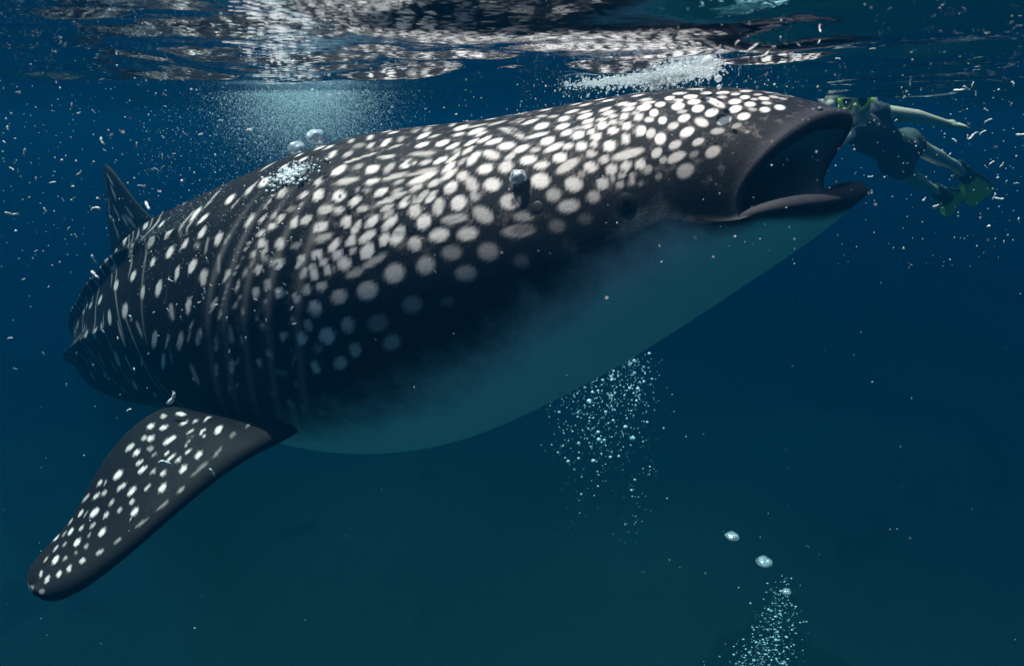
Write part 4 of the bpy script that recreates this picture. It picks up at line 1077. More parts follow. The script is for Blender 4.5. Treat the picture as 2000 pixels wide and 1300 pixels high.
upright_fin('second_dorsal_fin', 2.0, 4.5, 0, [(q(2.02), -.05), (q(1.86), .09), (q(1.72), .17), (q(1.66), .19)], [(q(1.62), -.04), (q(1.60), .06), (q(1.61), .15), (q(1.63), .19)], .03)
def tail_pt(along, hgt):
    c, t, u, sd = frames(np.array([.10]))
    return c[0] - t[0] * along + u[0] * hgt
cf_me, cf_t, cf_c, _r = fin_mesh('caudal_fin', [tail_pt(-.25, .05), tail_pt(.05, .22), tail_pt(.35, .55), tail_pt(.62, .92), tail_pt(.74, 1.08)],
                             [tail_pt(-.10, -.10), tail_pt(.30, -.06), tail_pt(.44, .25), tail_pt(.66, .75), tail_pt(.76, 1.05)], ns=60, nc=30, thick=.06)
fattr(cf_me, 'spot', np.zeros(cf_t.size))
for nme in ('belly', 'groove', 'lip', 'inside'): fattr(cf_me, nme, np.zeros(cf_t.size))
caudal = spart('caudal_fin', cf_me, M_SKIN)
cl_me, cl_t, cl_c, _r = fin_mesh('lower_lobe', [tail_pt(-.22, -.04), tail_pt(.05, -.20), tail_pt(.25, -.42), tail_pt(.34, -.52)], [tail_pt(.20, .02), tail_pt(.28, -.12), tail_pt(.33, -.35), tail_pt(.36, -.50)], ns=40, nc=30, thick=.05)
for nme in ('spot', 'belly', 'groove', 'lip', 'inside'): fattr(cl_me, nme, np.zeros(cl_t.size))
spart('lower_lobe', cl_me, M_SKIN, caudal)

# ---- eye, spiracle, nostrils, on the skin at (u, v)
def skin(u, v):
    i = int(np.clip(np.searchsorted(UU, u), 2, NB + NH - 2)); j = int(np.argmin(np.abs(VV - v)))
    p = PW[i, j]; a = PW[i + 1, j] - PW[i - 1, j]; b_ = PW[i, (j + 1) % NS] - PW[i, j - 1]
    n_ = np.cross(b_, a); n_ /= np.linalg.norm(n_)
    cen_ = c2w(P[i].mean(axis=0))
    if n_ @ (p - cen_) < 0: n_ = -n_
    return Vector(p), Vector(n_), Vector(a).normalized()
def dome(name, p, n_, r, h_, seg=32, rings=10, sink=.25, fwd=None):
    """a shallow dome of radius r and height h_ sitting on the skin"""
    z = n_.normalized(); x = (fwd - fwd.dot(z) * z).normalized(); y = z.cross(x)
    vs_ = []
    for a in range(rings + 1):
        f = a / rings; rr = r * math.cos(f * math.pi / 2); zz = h_ * math.sin(f * math.pi / 2) - sink * h_
        for k in range(seg):
            t = 2 * math.pi * k / seg
            vs_.append(p + x * rr * math.cos(t) + y * rr * math.sin(t) + z * zz)
    me = mesh_np(name, vs_, grid_quads(rings + 1, seg))
    bm = bmesh.new(); bm.from_mesh(me); bmesh.ops.remove_doubles(bm, verts=bm.verts, dist=1e-5)
    bmesh.ops.recalc_face_normals(bm, faces=bm.faces); bm.to_mesh(me); bm.free()
    me.polygons.foreach_set('use_smooth', np.ones(len(me.polygons), bool))
    return me
m = NT('eye_iris'); geo = m.add('ShaderNodeNewGeometry'); n1 = m.noise(90, 3, .6, geo.outputs['Position'])
m.bsdf(m.mix(n1, (.003, .003, .004), (.009, .008, .008)), .45, .15); M_EYE = m.m
m = NT('eye_pupil'); m.bsdf((.0015, .0015, .002), .3, .2); M_PUPIL = m.m
m = NT('eye_lid'); geo = m.add('ShaderNodeNewGeometry'); n1 = m.noise(60, 3, .6, geo.outputs['Position'])
m.bsdf(m.mix(n1, (.003, .003, .0035), (.008, .0075, .008)), .5, .3); M_LID = m.m
def torus_on(name, p, n_, fwd, R_, r_, seg=40, cs=12):
    z = n_.normalized(); x = (fwd - fwd.dot(z) * z).normalized(); y = z.cross(x); vs_ = []
    for a in range(seg):
        t = 2 * math.pi * a / seg; d = x * math.cos(t) + y * math.sin(t)
        for k in range(cs):
            f = 2 * math.pi * k / cs; vs_.append(p + d * (R_ + r_ * math.cos(f)) + z * r_ * .7 * math.sin(f))
    q_ = grid_quads(seg + 1, cs); q_ = q_ % (seg * cs)
    me = mesh_np(name, vs_, q_)
    bm = bmesh.new(); bm.from_mesh(me); bmesh.ops.recalc_face_normals(bm, faces=bm.faces); bm.to_mesh(me); bm.free()
    return me
for side, (eu, ev) in ((1, (.9885, .155)), (-1, (.9885, math.pi - .155))):
    p, n_, f_ = skin(eu, ev)
    eye = spart('eye', dome('eye', p, n_, .028, .005, fwd=f_), M_EYE)
    spart('pupil', dome('pupil', p + n_ * .0030, n_, .012, .0012, fwd=f_, sink=.1), M_PUPIL, eye)
    spart('eyelid', torus_on('eyelid', p, n_, f_, .0275, .0012), M_LID, eye)
    p, n_, f_ = skin(.9475, .322 if side > 0 else math.pi - .322)
    spart('spiracle', dome('spiracle', p, n_, .019, .003, fwd=f_), M_LID)
# nostrils: a slit with a little fleshy flap at the front of the upper lip
m = NT('nostril_flap'); geo = m.add('ShaderNodeNewGeometry'); n1 = m.noise(70, 3, .6, geo.outputs['Position'])
m.bsdf(m.mix(n1, (.06, .05, .06), (.20, .17, .18)), .35, .45); M_NOSE = m.m
for v in (1.36, math.pi - 1.36):
    p, n_, f_ = skin(1.0482, v)
    nm = spart('nostril', dome('nostril', p, n_, .017, .006, fwd=f_), M_LID)
    spart('nostril_flap', dome('nostril_flap', p + n_ * .003 + f_ * .008, n_, .008, .007, fwd=f_), M_NOSE, nm)
# ------------------------------------------------------------------ the snorkeller
def W(px, py, d): return Vector(at(px, py, d))
def capsule_mesh(bm, p0, p1, r0, r1, seg=14):
    p0, p1 = Vector(p0), Vector(p1); ax = p1 - p0; L = ax.length
    z = ax.normalized() if L > 1e-6 else Vector((0, 0, 1)); x = z.orthogonal().normalized(); y = z.cross(x)
    rings = []
    prof = [(-math.cos(a) * r0, math.sin(a) * r0) for a in np.linspace(.12, math.pi / 2, 5)] + [(L + math.sin(a) * r1, math.cos(a) * r1) for a in np.linspace(0, math.pi / 2 - .12, 5)]
    for h_, r in prof:
        rings.append([bm.verts.new(p0 + z * h_ + x * r * math.cos(2 * math.pi * k / seg) + y * r * math.sin(2 * math.pi * k / seg)) for k in range(seg)])
    for a, b_ in zip(rings, rings[1:]):
        for k in range(seg): bm.faces.new((a[k], a[(k + 1) % seg], b_[(k + 1) % seg], b_[k]))
    bm.faces.new(list(reversed(rings[0]))); bm.faces.new(rings[-1])
def ball(bm, c, rx, ry, rz, M=None):
    mt = Matrix.Translation(Vector(c)) @ (M.to_4x4() if M else Matrix.Identity(4)) @ Matrix.Diagonal((rx, ry, rz, 1))
    bmesh.ops.create_uvsphere(bm, u_segments=20, v_segments=14, radius=1, matrix=mt)
HEAD = W(1668, 209, 3.98); NECK = W(1682, 238, 4.07); CHEST = W(1702, 262, 4.2); WAIST = W(1730, 282, 4.36); PELV = W(1757, 296, 4.5)
SH_L = W(1712, 219, 4.12); EL_L = W(1788, 227, 4.17); WR_L = W(1848, 242, 4.22)
SH_R = W(1662, 256, 4.02); EL_R = W(1622, 290, 3.82); WR_R = W(1618, 218, 3.80)
HP_L = W(1768, 280, 4.50); KN_L = W(1803, 293, 4.76); AN_L = W(1862, 322, 4.96)
HP_R = W(1748, 314, 4.46); KN_R = W(1778, 345, 4.76); AN_R = W(1818, 368, 5.05)
limbs = [('torso', NECK, CHEST, .05, .115), ('torso', CHEST, WAIST, .118, .100), ('torso', SH_L, CHEST, .058, .10), ('torso', SH_R, CHEST, .058, .10), ('hips', WAIST, PELV, .100, .118),
         ('skin', HEAD, NECK, .055, .052), ('arm', SH_L, EL_L, .052, .040), ('arm', EL_L, WR_L, .041, .025), ('arm', SH_R, EL_R, .052, .040), ('arm', EL_R, WR_R, .041, .025),
         ('hips', PELV, HP_L, .12, .095), ('hips', PELV, HP_R, .12, .095), ('thigh', HP_L, KN_L, .090, .056), ('skin', KN_L, AN_L, .056, .034), ('thigh', HP_R, KN_R, .090, .056), ('skin', KN_R, AN_R, .056, .034)]
bm = bmesh.new()
for nm_, a, b_, r0, r1 in limbs: capsule_mesh(bm, a, b_, r0, r1)
# calves
for k_, a_ in ((KN_L, AN_L), (KN_R, AN_R)):
    capsule_mesh(bm, k_.lerp(a_, .15), k_.lerp(a_, .5), .054, .052)
# head with jaw, nose, ears; it looks at the camera
to_cam = (Vector((0, 0, -CAM_DEPTH)) - HEAD).normalized(); hx = to_cam.cross(Vector((0, 0, 1))).normalized(); hz = hx.cross(to_cam).normalized()
HM = Matrix((hx, to_cam, hz)).transposed()
ball(bm, HEAD + hz * .02, .076, .098, .105, HM); ball(bm, HEAD - hz * .055 + to_cam * .028, .055, .062, .055, HM)
capsule_mesh(bm, HEAD + to_cam * .10 + hz * .02, HEAD + to_cam * .113 - hz * .018, .011, .017)
for s_ in (-1, 1): ball(bm, HEAD + hx * s_ * .077 - to_cam * .005, .012, .022, .032, HM)
# hands: palm, four fingers and a thumb from the side of the palm, slightly curled
def hand(wr, direction, up, spread=1.0):
    d = direction.normalized(); n_ = (up - up.dot(d) * d).normalized(); sd_ = d.cross(n_)
    capsule_mesh(bm, wr, wr + d * .035, .024, .030)
    for k in range(4):
        capsule_mesh(bm, wr + d * .03 + sd_ * (k - 1.5) * .016, wr + d * .085 + sd_ * (k - 1.5) * .020, .014, .0125)
    for k, ln in enumerate((.068, .078, .072, .056)):
        b0 = wr + d * .088 + sd_ * (k - 1.5) * .021; f1 = (d + sd_ * (k - 1.5) * .13 * spread).normalized()
        b1 = b0 + f1 * ln * .5; b2 = b1 + (f1 - n_ * .45).normalized() * ln * .5
        capsule_mesh(bm, b0, b1, .010, .0092, 10); capsule_mesh(bm, b1, b2, .0092, .0080, 10)
    t0 = wr + d * .03 - sd_ * .026; t1 = t0 + (d * .6 - sd_ * .8).normalized() * .035; t2 = t1 + (d * .9 - sd_ * .3 - n_ * .2).normalized() * .03
    capsule_mesh(bm, t0, t1, .013, .0105, 10); capsule_mesh(bm, t1, t2, .0105, .009, 10)
hand(WR_L, (WR_L - EL_L).normalized() + Vector((.15, 0, .12)), Vector((0, -.3, 1)))
hand(WR_R, Vector((.0, .1, 1)), Vector((0, -1, .2)), 1.3)
# feet
for kn_, an_, tip_ in ((KN_L, AN_L, W(1888, 344, 5.06)), (KN_R, AN_R, W(1846, 384, 5.14))):
    d = (tip_ - an_).normalized(); capsule_mesh(bm, an_ - d * .03, an_ + d * .13, .036, .036); capsule_mesh(bm, an_ + d * .1, an_ + d * .20, .036, .026)
me = bpy.data.meshes.new('person'); bm.to_mesh(me); bm.free()
tmp = bpy.data.objects.new('person_tmp', me); COL.objects.link(tmp)
rm = tmp.modifiers.new('r', 'REMESH'); rm.mode = 'VOXEL'; rm.voxel_size = .0065
sm = tmp.modifiers.new('s', 'SMOOTH'); sm.iterations = 5; sm.factor = .5
dg = bpy.context.evaluated_depsgraph_get()
person_me = bpy.data.meshes.new_from_object(tmp.evaluated_get(dg)); bpy.data.objects.remove(tmp)
person_me.polygons.foreach_set('use_smooth', np.ones(len(person_me.polygons), bool))
m = NT('wet_skin'); geo = m.add('ShaderNodeNewGeometry'); n1 = m.noise(25, 3, .6, geo.outputs['Position'])
m.bsdf(m.mix(n1, (.56, .47, .35), (.68, .57, .43)), .45, .4); M_BODY = m.m
m = NT('shaded_vest'); geo = m.add('ShaderNodeNewGeometry'); n1 = m.noise(60, 3, .6, geo.outputs['Position'])  # vest tone also carries the shade on the torso
m.bsdf(m.mix(n1, (.028, .036, .038), (.055, .066, .068)), .7, .2); M_VEST = m.m
m = NT('shaded_shorts'); geo = m.add('ShaderNodeNewGeometry'); n1 = m.noise(30, 3, .6, geo.outputs['Position'])  # shorts darkened in colour for the shade they lie in
m.bsdf(m.mix(n1, (.05, .062, .06), (.09, .11, .10)), .8, .2); M_SHORT = m.m
co = np.zeros(len(person_me.vertices) * 3, np.float32); person_me.vertices.foreach_get('co', co); co = co.reshape(-1, 3)
best = np.full(len(co), 9.0); lab = np.zeros(len(co), int)
names_ = {'torso': 1, 'hips': 2, 'skin': 0, 'arm': 0, 'thigh': 3}
for nm_, a, b_, r0, r1 in limbs:
    a, b_ = np.array(a), np.array(b_); ab = b_ - a; t = np.clip((co - a) @ ab / (ab @ ab), 0, 1)
    d = np.linalg.norm(co - (a + t[:, None] * ab), axis=1) - (r0 + (r1 - r0) * t)
    if nm_ == 'thigh': l_ = np.where(t < .42, 2, 0)
    elif nm_ == 'arm': l_ = np.where((t < .18) & (r0 > .05), 1, 0)
    else: l_ = np.full(len(co), names_[nm_])
    lab = np.where(d < best, l_, lab); best = np.minimum(best, d)
lab[np.linalg.norm(co - np.array(HEAD), axis=1) < .13] = 0
person = tag(link('person', person_me, M_BODY), 'person snorkelling in yellow-green mask and fins, one arm stretched out, beyond the shark', 'person')
def garment(name, which, mat, off):
    bm = bmesh.new(); bm.from_mesh(person_me); bm.verts.ensure_lookup_table(); bm.normal_update()
    kill = [f for f in bm.faces if sum(lab[v.index] == which for v in f.verts) < 2]
    nrm_ = [v.normal.copy() for v in bm.verts]
    for v, n_ in zip(bm.verts, nrm_): v.co += n_ * off
    bmesh.ops.delete(bm, geom=kill, context='FACES')
    g = bpy.data.meshes.new(name); bm.to_mesh(g); bm.free()
    o = link(name, g, mat, person)
    s_ = o.modifiers.new('thick', 'SOLIDIFY'); s_.thickness = .004; s_.offset = 0
    return o
garment('vest', 1, M_VEST, .006); garment('shorts', 2, M_SHORT, .008)
def bmobj(name, bm, mat, parent):
    bmesh.ops.recalc_face_normals(bm, faces=bm.faces)
    g = bpy.data.meshes.new(name); bm.to_mesh(g); bm.free()
    g.polygons.foreach_set('use_smooth', np.ones(len(g.polygons), bool))
    return link(name, g, mat, parent)
def tube_bm(bm, pts, r, closed=False, seg=10):
    pts = [Vector(p) for p in pts]; n_ = len(pts); rings = []
    for i, p in enumerate(pts):
        a = pts[(i - 1) % n_] if closed or i > 0 else p; b_ = pts[(i + 1) % n_] if closed or i < n_ - 1 else p
        t = (b_ - a).normalized(); x = t.cross(to_cam)
        x = x.normalized() if x.length > 1e-4 else t.orthogonal().normalized(); y = t.cross(x)
        rr = r[i] if isinstance(r, (list, tuple)) else r
        rings.append([bm.verts.new(p + (x * math.cos(2 * math.pi * k / seg) + y * math.sin(2 * math.pi * k / seg)) * rr) for k in range(seg)])
    for i in range(n_ if closed else n_ - 1):
        a, b_ = rings[i], rings[(i + 1) % n_]
        for k in range(seg): bm.faces.new((a[k], a[(k + 1) % seg], b_[(k + 1) % seg], b_[k]))
    if not closed: bm.faces.new(list(reversed(rings[0]))); bm.faces.new(rings[-1])
def translucent(m, col, k_=.5):
    b = m.bsdf(col, .4, .4); t_ = m.add('ShaderNodeBsdfTranslucent'); x = m.add('ShaderNodeMixShader', i_0=k_)
    if isinstance(col, tuple): t_.inputs['Color'].default_value = (*col, 1)
    else: m.lk(col, t_.inputs['Color'])
    m.lk(b.outputs[0], x.inputs[1]); m.lk(t_.outputs[0], x.inputs[2]); m.lk(x.outputs[0], m.out.inputs['Surface'])
# mask: a frame round two lenses, a soft skirt and a strap
m = NT('mask_rubber'); geo = m.add('ShaderNodeNewGeometry'); n1 = m.noise(40, 2, .5, geo.outputs['Position'])
translucent(m, m.mix(n1, (.72, .96, .14), (.80, .98, .20)), .6); M_MASK = m.m
m = NT('mask_lens'); m.bsdf((.010, .016, .018), .08, .6); M_LENS = m.m
m = NT('mask_skirt'); m.bsdf((.05, .075, .07), .3, .4); M_SKIRT = m.m
MC = HEAD + to_cam * .118 + hz * .030
def mp(x, z, y=0): return MC + hx * x * .88 + hz * z * .88 + to_cam * y
lens_out = [(-.014, .036), (-.050, .040), (-.078, .028), (-.084, .002), (-.070, -.028), (-.045, -.046), (-.026, -.030), (-.012, -.002)]
def sm_loop(L, n_=40):
    L = np.array(L + L[:1]); t = np.arange(len(L)); q_ = np.linspace(0, len(L) - 1, n_, endpoint=False)
    LL = np.concatenate([L[-4:-1], L, L[1:4]]); tt_ = np.arange(len(LL)) - 3
    return spline(tt_, LL, q_)
bm = bmesh.new()
for s_ in (-1, 1): tube_bm(bm, [mp(s_ * x, z, -.10 * x * x * 14 * .5) for x, z in sm_loop(lens_out)], .0088, True)
tube_bm(bm, [mp(-.02, .039, .004), mp(0, .041, .006), mp(.02, .039, .004)], .0095)
mask = bmobj('mask', bm, M_MASK, person)
for s_ in (-1, 1):
    bm = bmesh.new(); L = [mp(s_ * x * .98, z * .98, -.7 * x * x - .002) for x, z in sm_loop(lens_out)]
    c_ = bm.verts.new(sum(L, Vector()) / len(L) + to_cam * .002); vs_ = [bm.verts.new(p) for p in L]
    for k in range(len(vs_)): bm.faces.new((c_, vs_[k], vs_[(k + 1) % len(vs_)]))
    bmobj('lens', bm, M_LENS, mask)
bm = bmesh.new()
out_l = sm_loop([(-.085, .030), (-.04, .044), (0, .046), (.04, .044), (.085, .030), (.088, 0), (.072, -.034), (.045, -.052), (.018, -.046), (0, -.052), (-.018, -.046), (-.045, -.052), (-.072, -.034), (-.088, 0)], 64)
rings = []
for y_, sc in ((-.004, .97), (-.02, 1.0), (-.045, 1.0), (-.075, .96)):
    rings.append([bm.verts.new(mp(x * sc, z * sc, y_ - .7 * x * x)) for x, z in out_l])
for a, b_ in zip(rings, rings[1:]):
    for k in range(64): bm.faces.new((a[k], a[(k + 1) % 64], b_[(k + 1) % 64], b_[k]))
bmobj('skirt', bm, M_SKIRT, mask)
bm = bmesh.new()
strap = [(-.088, .004, -.01), (-.100, .010, -.03), (-.102, .014, -.08), (-.085, .02, -.16), (-.04, .025, -.215), (0, .026, -.225), (.04, .025, -.215), (.085, .02, -.16), (.102, .014, -.08), (.100, .010, -.03), (.088, .004, -.01)]
for (x0, z0, y0), (x1, z1, y1) in zip(strap, strap[1:]):
    w_ = .020
    vs_ = [bm.verts.new(mp(*q_)) for q_ in ((x0, z0 - w_, y0), (x1, z1 - w_, y1), (x1, z1 + w_, y1), (x0, z0 + w_, y0), (x0 * 1.04, z0 - w_, y0 + .004), (x1 * 1.04, z1 - w_, y1 + .004), (x1 * 1.04, z1 + w_, y1 + .004), (x0 * 1.04, z0 + w_, y0 + .004))]
    for f in ((0, 1, 2, 3), (4, 7, 6, 5), (0, 4, 5, 1), (3, 2, 6, 7), (0, 3, 7, 4), (1, 5, 6, 2)): bm.faces.new([vs_[i] for i in f])
bmobj('strap', bm, M_MASK, mask)
# hair
bm = bmesh.new(); ball(bm, HEAD + hz * .034 - to_cam * .022, .084, .098, .100, HM)
m = NT('hair'); geo = m.add('ShaderNodeNewGeometry'); n1 = m.noise(80, 3, .6, geo.outputs['Position'])
m.bsdf(m.mix(n1, (.008, .007, .006), (.03, .025, .02)), .5, .4); hairo = bmobj('hair', bm, m.m, person)
# snorkel: a short pale tube beside the head
m = NT('snorkel_plastic'); m.bsdf((.75, .68, .60), .3, .5); M_SNORK = m.m
bm = bmesh.new()
tube_bm(bm, [W(1716, 212, 4.02), W(1712, 204, 4.02), W(1709, 194, 4.02), W(1708, 184, 4.02), W(1707, 178, 4.02)], [.010, .013, .014, .013, .011])
bmobj('snorkel', bm, M_SNORK, person)
# buoyancy cord round the neck
bm = bmesh.new()
tube_bm(bm, [W(1694, 208, 4.0), W(1700, 228, 4.02), W(1712, 246, 4.05), W(1728, 252, 4.1), W(1738, 248, 4.15)], .004, seg=6)
m = NT('cord'); m.bsdf((.12, .18, .16), .6, .3); bmobj('neck_cord', bm, m.m, person)
# swim fins: foot pocket, blade and side rails
m = NT('fin_blade'); geo = m.add('ShaderNodeNewGeometry'); n1 = m.noise(30, 3, .6, geo.outputs['Position'])
translucent(m, m.mix(n1, (.46, .60, .05), (.58, .72, .09)), .14); M_BLADE = m.m
m = NT('fin_rubber'); m.bsdf((.015, .03, .018), .5, .35); M_RUB = m.m
m = NT('fin_rail'); translucent(m, (.55, .78, .08), .3); M_RAIL = m.m
def swim_fin(an, tip, wide):
    an, tip = Vector(an), Vector(tip); d = (tip - an).normalized(); L = (tip - an).length
    n_ = ((Vector((0, 0, -CAM_DEPTH)) - an).normalized() + Vector((0, 0, .15))).normalized(); sd_ = d.cross(n_).normalized(); n_ = sd_.cross(d)
    bm = bmesh.new(); capsule_mesh(bm, an + d * .04, an + d * .19, .048, .056)
    for v in bm.verts:
        h_ = (v.co - an).dot(n_); v.co -= n_ * h_ * .25
    pocket = bmobj('swim_fin', bm, M_RUB, person)
    ts = np.linspace(0, 1, 14); wd = lambda t: wide * (.42 + .58 * sstep(0, .75, t)) * (1 - .16 * sstep(.9, 1, t)); bend = lambda t: -.05 * t * t
    bm = bmesh.new(); rows = []
    for t in ts:
        c_ = an + d * (.16 + (L - .16) * t) + n_ * bend(t)
        rows.append([[bm.verts.new(c_ + sd_ * wd(t) * f * .5 + n_ * (o_ + .002 * math.cos(f * 9))) for f in np.linspace(-1, 1, 13)] for o_ in (.003, -.003)])
    for a, b_ in zip(rows, rows[1:]):
        for k in range(12):
            bm.faces.new((a[0][k], a[0][k + 1], b_[0][k + 1], b_[0][k])); bm.faces.new((a[1][k], b_[1][k], b_[1][k + 1], a[1][k + 1]))
        for k in (0, 12): bm.faces.new((a[0][k], b_[0][k], b_[1][k], a[1][k]))
    for r_ in (rows[0], rows[-1]):
        for k in range(12): bm.faces.new((r_[0][k], r_[1][k], r_[1][k + 1], r_[0][k + 1]))
    bmobj('blade', bm, M_BLADE, pocket)
    for s_, mt in ((-1, M_RUB), (1, M_RAIL)):
        bm = bmesh.new(); tube_bm(bm, [an + d * (.10 + (L - .14) * t) + n_ * bend(t) + sd_ * wd(t) * .5 * s_ for t in ts], [.017 - .010 * t for t in ts]); bmobj('rail', bm, mt, pocket)
swim_fin(W(1866, 318, 4.98), W(1928, 396, 5.22), .19)
swim_fin(W(1820, 366, 5.06), W(1880, 408, 5.22), .20)
# ------------------------------------------------------------------ bubbles, foam, krill
def ico(sub):
    bm = bmesh.new(); bmesh.ops.create_icosphere(bm, subdivisions=sub, radius=1)
    v = np.array([x.co[:] for x in bm.verts]); f = np.array([[q_.index for q_ in x.verts] for x in bm.faces]); bm.free(); return v, f
ICO1, ICO2 = ico(1), ico(2)
OCT = (np.array([(1, 0, 0), (-1, 0, 0), (0, 1, 0), (0, -1, 0), (0, 0, 1), (0, 0, -1)], float), np.array([(0, 2, 4), (2, 1, 4), (1, 3, 4), (3, 0, 4), (2, 0, 5), (1, 2, 5), (3, 1, 5), (0, 3, 5)]))
def scatter(name, cen, rad, tpl, scale=None, mat=None, label=None):
    v, f = tpl; n_ = len(cen); rad = np.asarray(rad)[:, None, None]
    sc = np.ones((n_, 1, 3)) if scale is None else np.asarray(scale)[:, None, :]
    V = np.asarray(cen)[:, None] + v[None] * rad * sc
    Fc = f[None] + (np.arange(n_) * len(v))[:, None, None]
    return tag(link(name, mesh_np(name, V.reshape(-1, 3), tris=Fc.reshape(-1, 3)), mat), label, kind='stuff')
m = NT('bubble_white'); m.bsdf((.86, .90, .92), .18, .6, **{'Subsurface Weight': 0.0}); M_BUB = m.m
m = NT('bubble_tinted'); m.bsdf((.70, .89, .93), .25, .5); M_MIST = m.m  # white bubbles with the water's cyan light mixed into their colour
m = NT('bubble_glass')
gls = m.add('ShaderNodeBsdfGlass', i_Roughness=.05, i_IOR=.752); gls.inputs['Color'].default_value = (.97, .99, 1, 1)
glo = m.add('ShaderNodeBsdfGlossy', i_Roughness=.12); glo.inputs['Color'].default_value = (.9, .93, .95, 1)
lw = m.add('ShaderNodeLayerWeight', i_Blend=.35)
mxs = m.add('ShaderNodeMixShader'); m.lk(lw.outputs['Facing'], mxs.inputs[0]); m.lk(gls.outputs[0], mxs.inputs[1]); m.lk(glo.outputs[0], mxs.inputs[2])
dfb = m.add('ShaderNodeBsdfDiffuse'); dfb.inputs['Color'].default_value = (.92, .94, .95, 1)  # white mixed in for the bright surface a bubble would mirror
glb = m.add('ShaderNodeBsdfGlossy', i_Roughness=.32); m4 = m.add('ShaderNodeMixShader', i_0=.5); m.lk(dfb.outputs[0], m4.inputs[1]); m.lk(glb.outputs[0], m4.inputs[2])
geo = m.add('ShaderNodeNewGeometry'); fz = m.ramp(m.noise(38, 3, .6, geo.outputs['Position']), .28, .50)
m5 = m.add('ShaderNodeMixShader'); m.lk(m.mathn('MULTIPLY', fz, .88), m5.inputs[0]); m.lk(mxs.outputs[0], m5.inputs[1]); m.lk(m4.outputs[0], m5.inputs[2])
tpb = m.add('ShaderNodeBsdfTransparent'); m6 = m.add('ShaderNodeMixShader', i_0=.38); m.lk(m5.outputs[0], m6.inputs[1]); m.lk(tpb.outputs[0], m6.inputs[2])
m.lk(m6.outputs[0], m.out.inputs['Surface']); M_GLASS = m.m
m = NT('foam_and_glint'); dfz = m.add('ShaderNodeBsdfDiffuse'); dfz.inputs['Color'].default_value = (.9, .92, .94, 1); tlz = m.add('ShaderNodeBsdfTranslucent'); tlz.inputs['Color'].default_value = (.9, .92, .94, 1); tpz = m.add('ShaderNodeBsdfTransparent')
m1 = m.add('ShaderNodeMixShader', i_0=.65); m.lk(dfz.outputs[0], m1.inputs[1]); m.lk(tlz.outputs[0], m1.inputs[2])
m2 = m.add('ShaderNodeMixShader', i_0=.30); m.lk(m1.outputs[0], m2.inputs[1]); m.lk(tpz.outputs[0], m2.inputs[2]); m.lk(m2.outputs[0], m.out.inputs['Surface']); M_FLECK = m.m
m = NT('krill_flesh'); geo = m.add('ShaderNodeNewGeometry'); n1 = m.noise(200, 2, .5, geo.outputs['Position'])
m.bsdf(m.mix(n1, (.80, .76, .74), (.92, .89, .87)), .3, .5); M_KRILL = m.m
m = NT('plankton_speck'); m.bsdf((.70, .72, .70), .4, .4); M_SPECK = m.m
rb = np.random.default_rng(21)
def below(p, top=-.006):
    p = p.copy(); p[:, 2] = np.minimum(p[:, 2], top - np.abs(rb.normal(0, .01, len(p))) * (p[:, 2] > top)); return p
def px_cloud(n_, fx, fy, fd):
    return np.array([at(fx(), fy(), fd()) for _ in range(n_)])
# bright cloud of fine bubbles behind the shark's back
N = 56000
c = px_cloud(N, lambda: rb.normal(595, 75), lambda: 176 + abs(rb.normal(0, 66)), lambda: rb.uniform(3.2, 4.4))
scatter('bubble_cloud', below(c), np.where(rb.random(N) < .93, rb.lognormal(-6.85, .3, N), rb.lognormal(-6.1, .4, N)), OCT, None, M_MIST, 'bright cloud of fine bubbles trailing behind the shark\'s back')
N = 900
c = px_cloud(N, lambda: rb.uniform(270, 560), lambda: rb.uniform(205, 450), lambda: rb.uniform(2.6, 4.2))
keep = (c[:, 2] < -.01); c = c[keep]
scatter('bubble_drift', c, rb.lognormal(-6.55, .45, len(c)), OCT, None, M_MIST, 'loose fine bubbles drifting between bubble cloud and dorsal fin')
# splash of foam under the surface above the head
N = 6500
t = np.where(rb.random(N) < .5, np.clip(rb.normal(.66, .07, N), 0, 1), rb.beta(2.2, 1.4, N))
px_ = 1075 + t * 330 + rb.normal(0, 14, N); py_ = 168 - 78 * np.clip(t, 0, .75) + rb.normal(0, 11 + 22 * t, N); dd = 3.0 - 1.05 * t + rb.normal(0, .12, N)
c = np.array([at(a, b_, d_) for a, b_, d_ in zip(px_, py_, dd)]); c[:, 2] = np.clip(c[:, 2], -.16, -.008) + rb.normal(0, .006, N)
c[:, 2] = np.minimum(c[:, 2], -.004)
scatter('splash_foam', c, rb.lognormal(-6.25, .65, N), ICO1, None, M_FLECK, 'white splash of foam under the surface above the shark\'s head')
N = 700
c = px_cloud(N, lambda: rb.uniform(1010, 1560), lambda: rb.uniform(95, 235), lambda: rb.uniform(2.0, 3.6)); c = c[(c[:, 2] < -.01)]
scatter('foam_flecks', c, rb.lognormal(-6.5, .5, len(c)), OCT, None, M_BUB, 'scattered bubble flecks round the splash above the head')
# sun glints on the surface, put in as a line of white flecks
N = 420
yy = rb.uniform(.95, 3.2, N); xx = -.325 * yy + rb.normal(0, .030, N) * (1 + .25 * yy)
c = np.stack([xx, yy, np.zeros(N)], -1); c[:, 2] = wave_h(c[:, 0], c[:, 1]) - .003
sc_ = np.stack([rb.uniform(2, 6, N), rb.uniform(1, 3, N), np.full(N, .45)], -1)
scatter('surface_glints', c, rb.lognormal(-6.4, .4, N), ICO1, sc_, M_FLECK, 'streak of sun glints, made of white flecks, on the rippled surface over the bubble cloud')
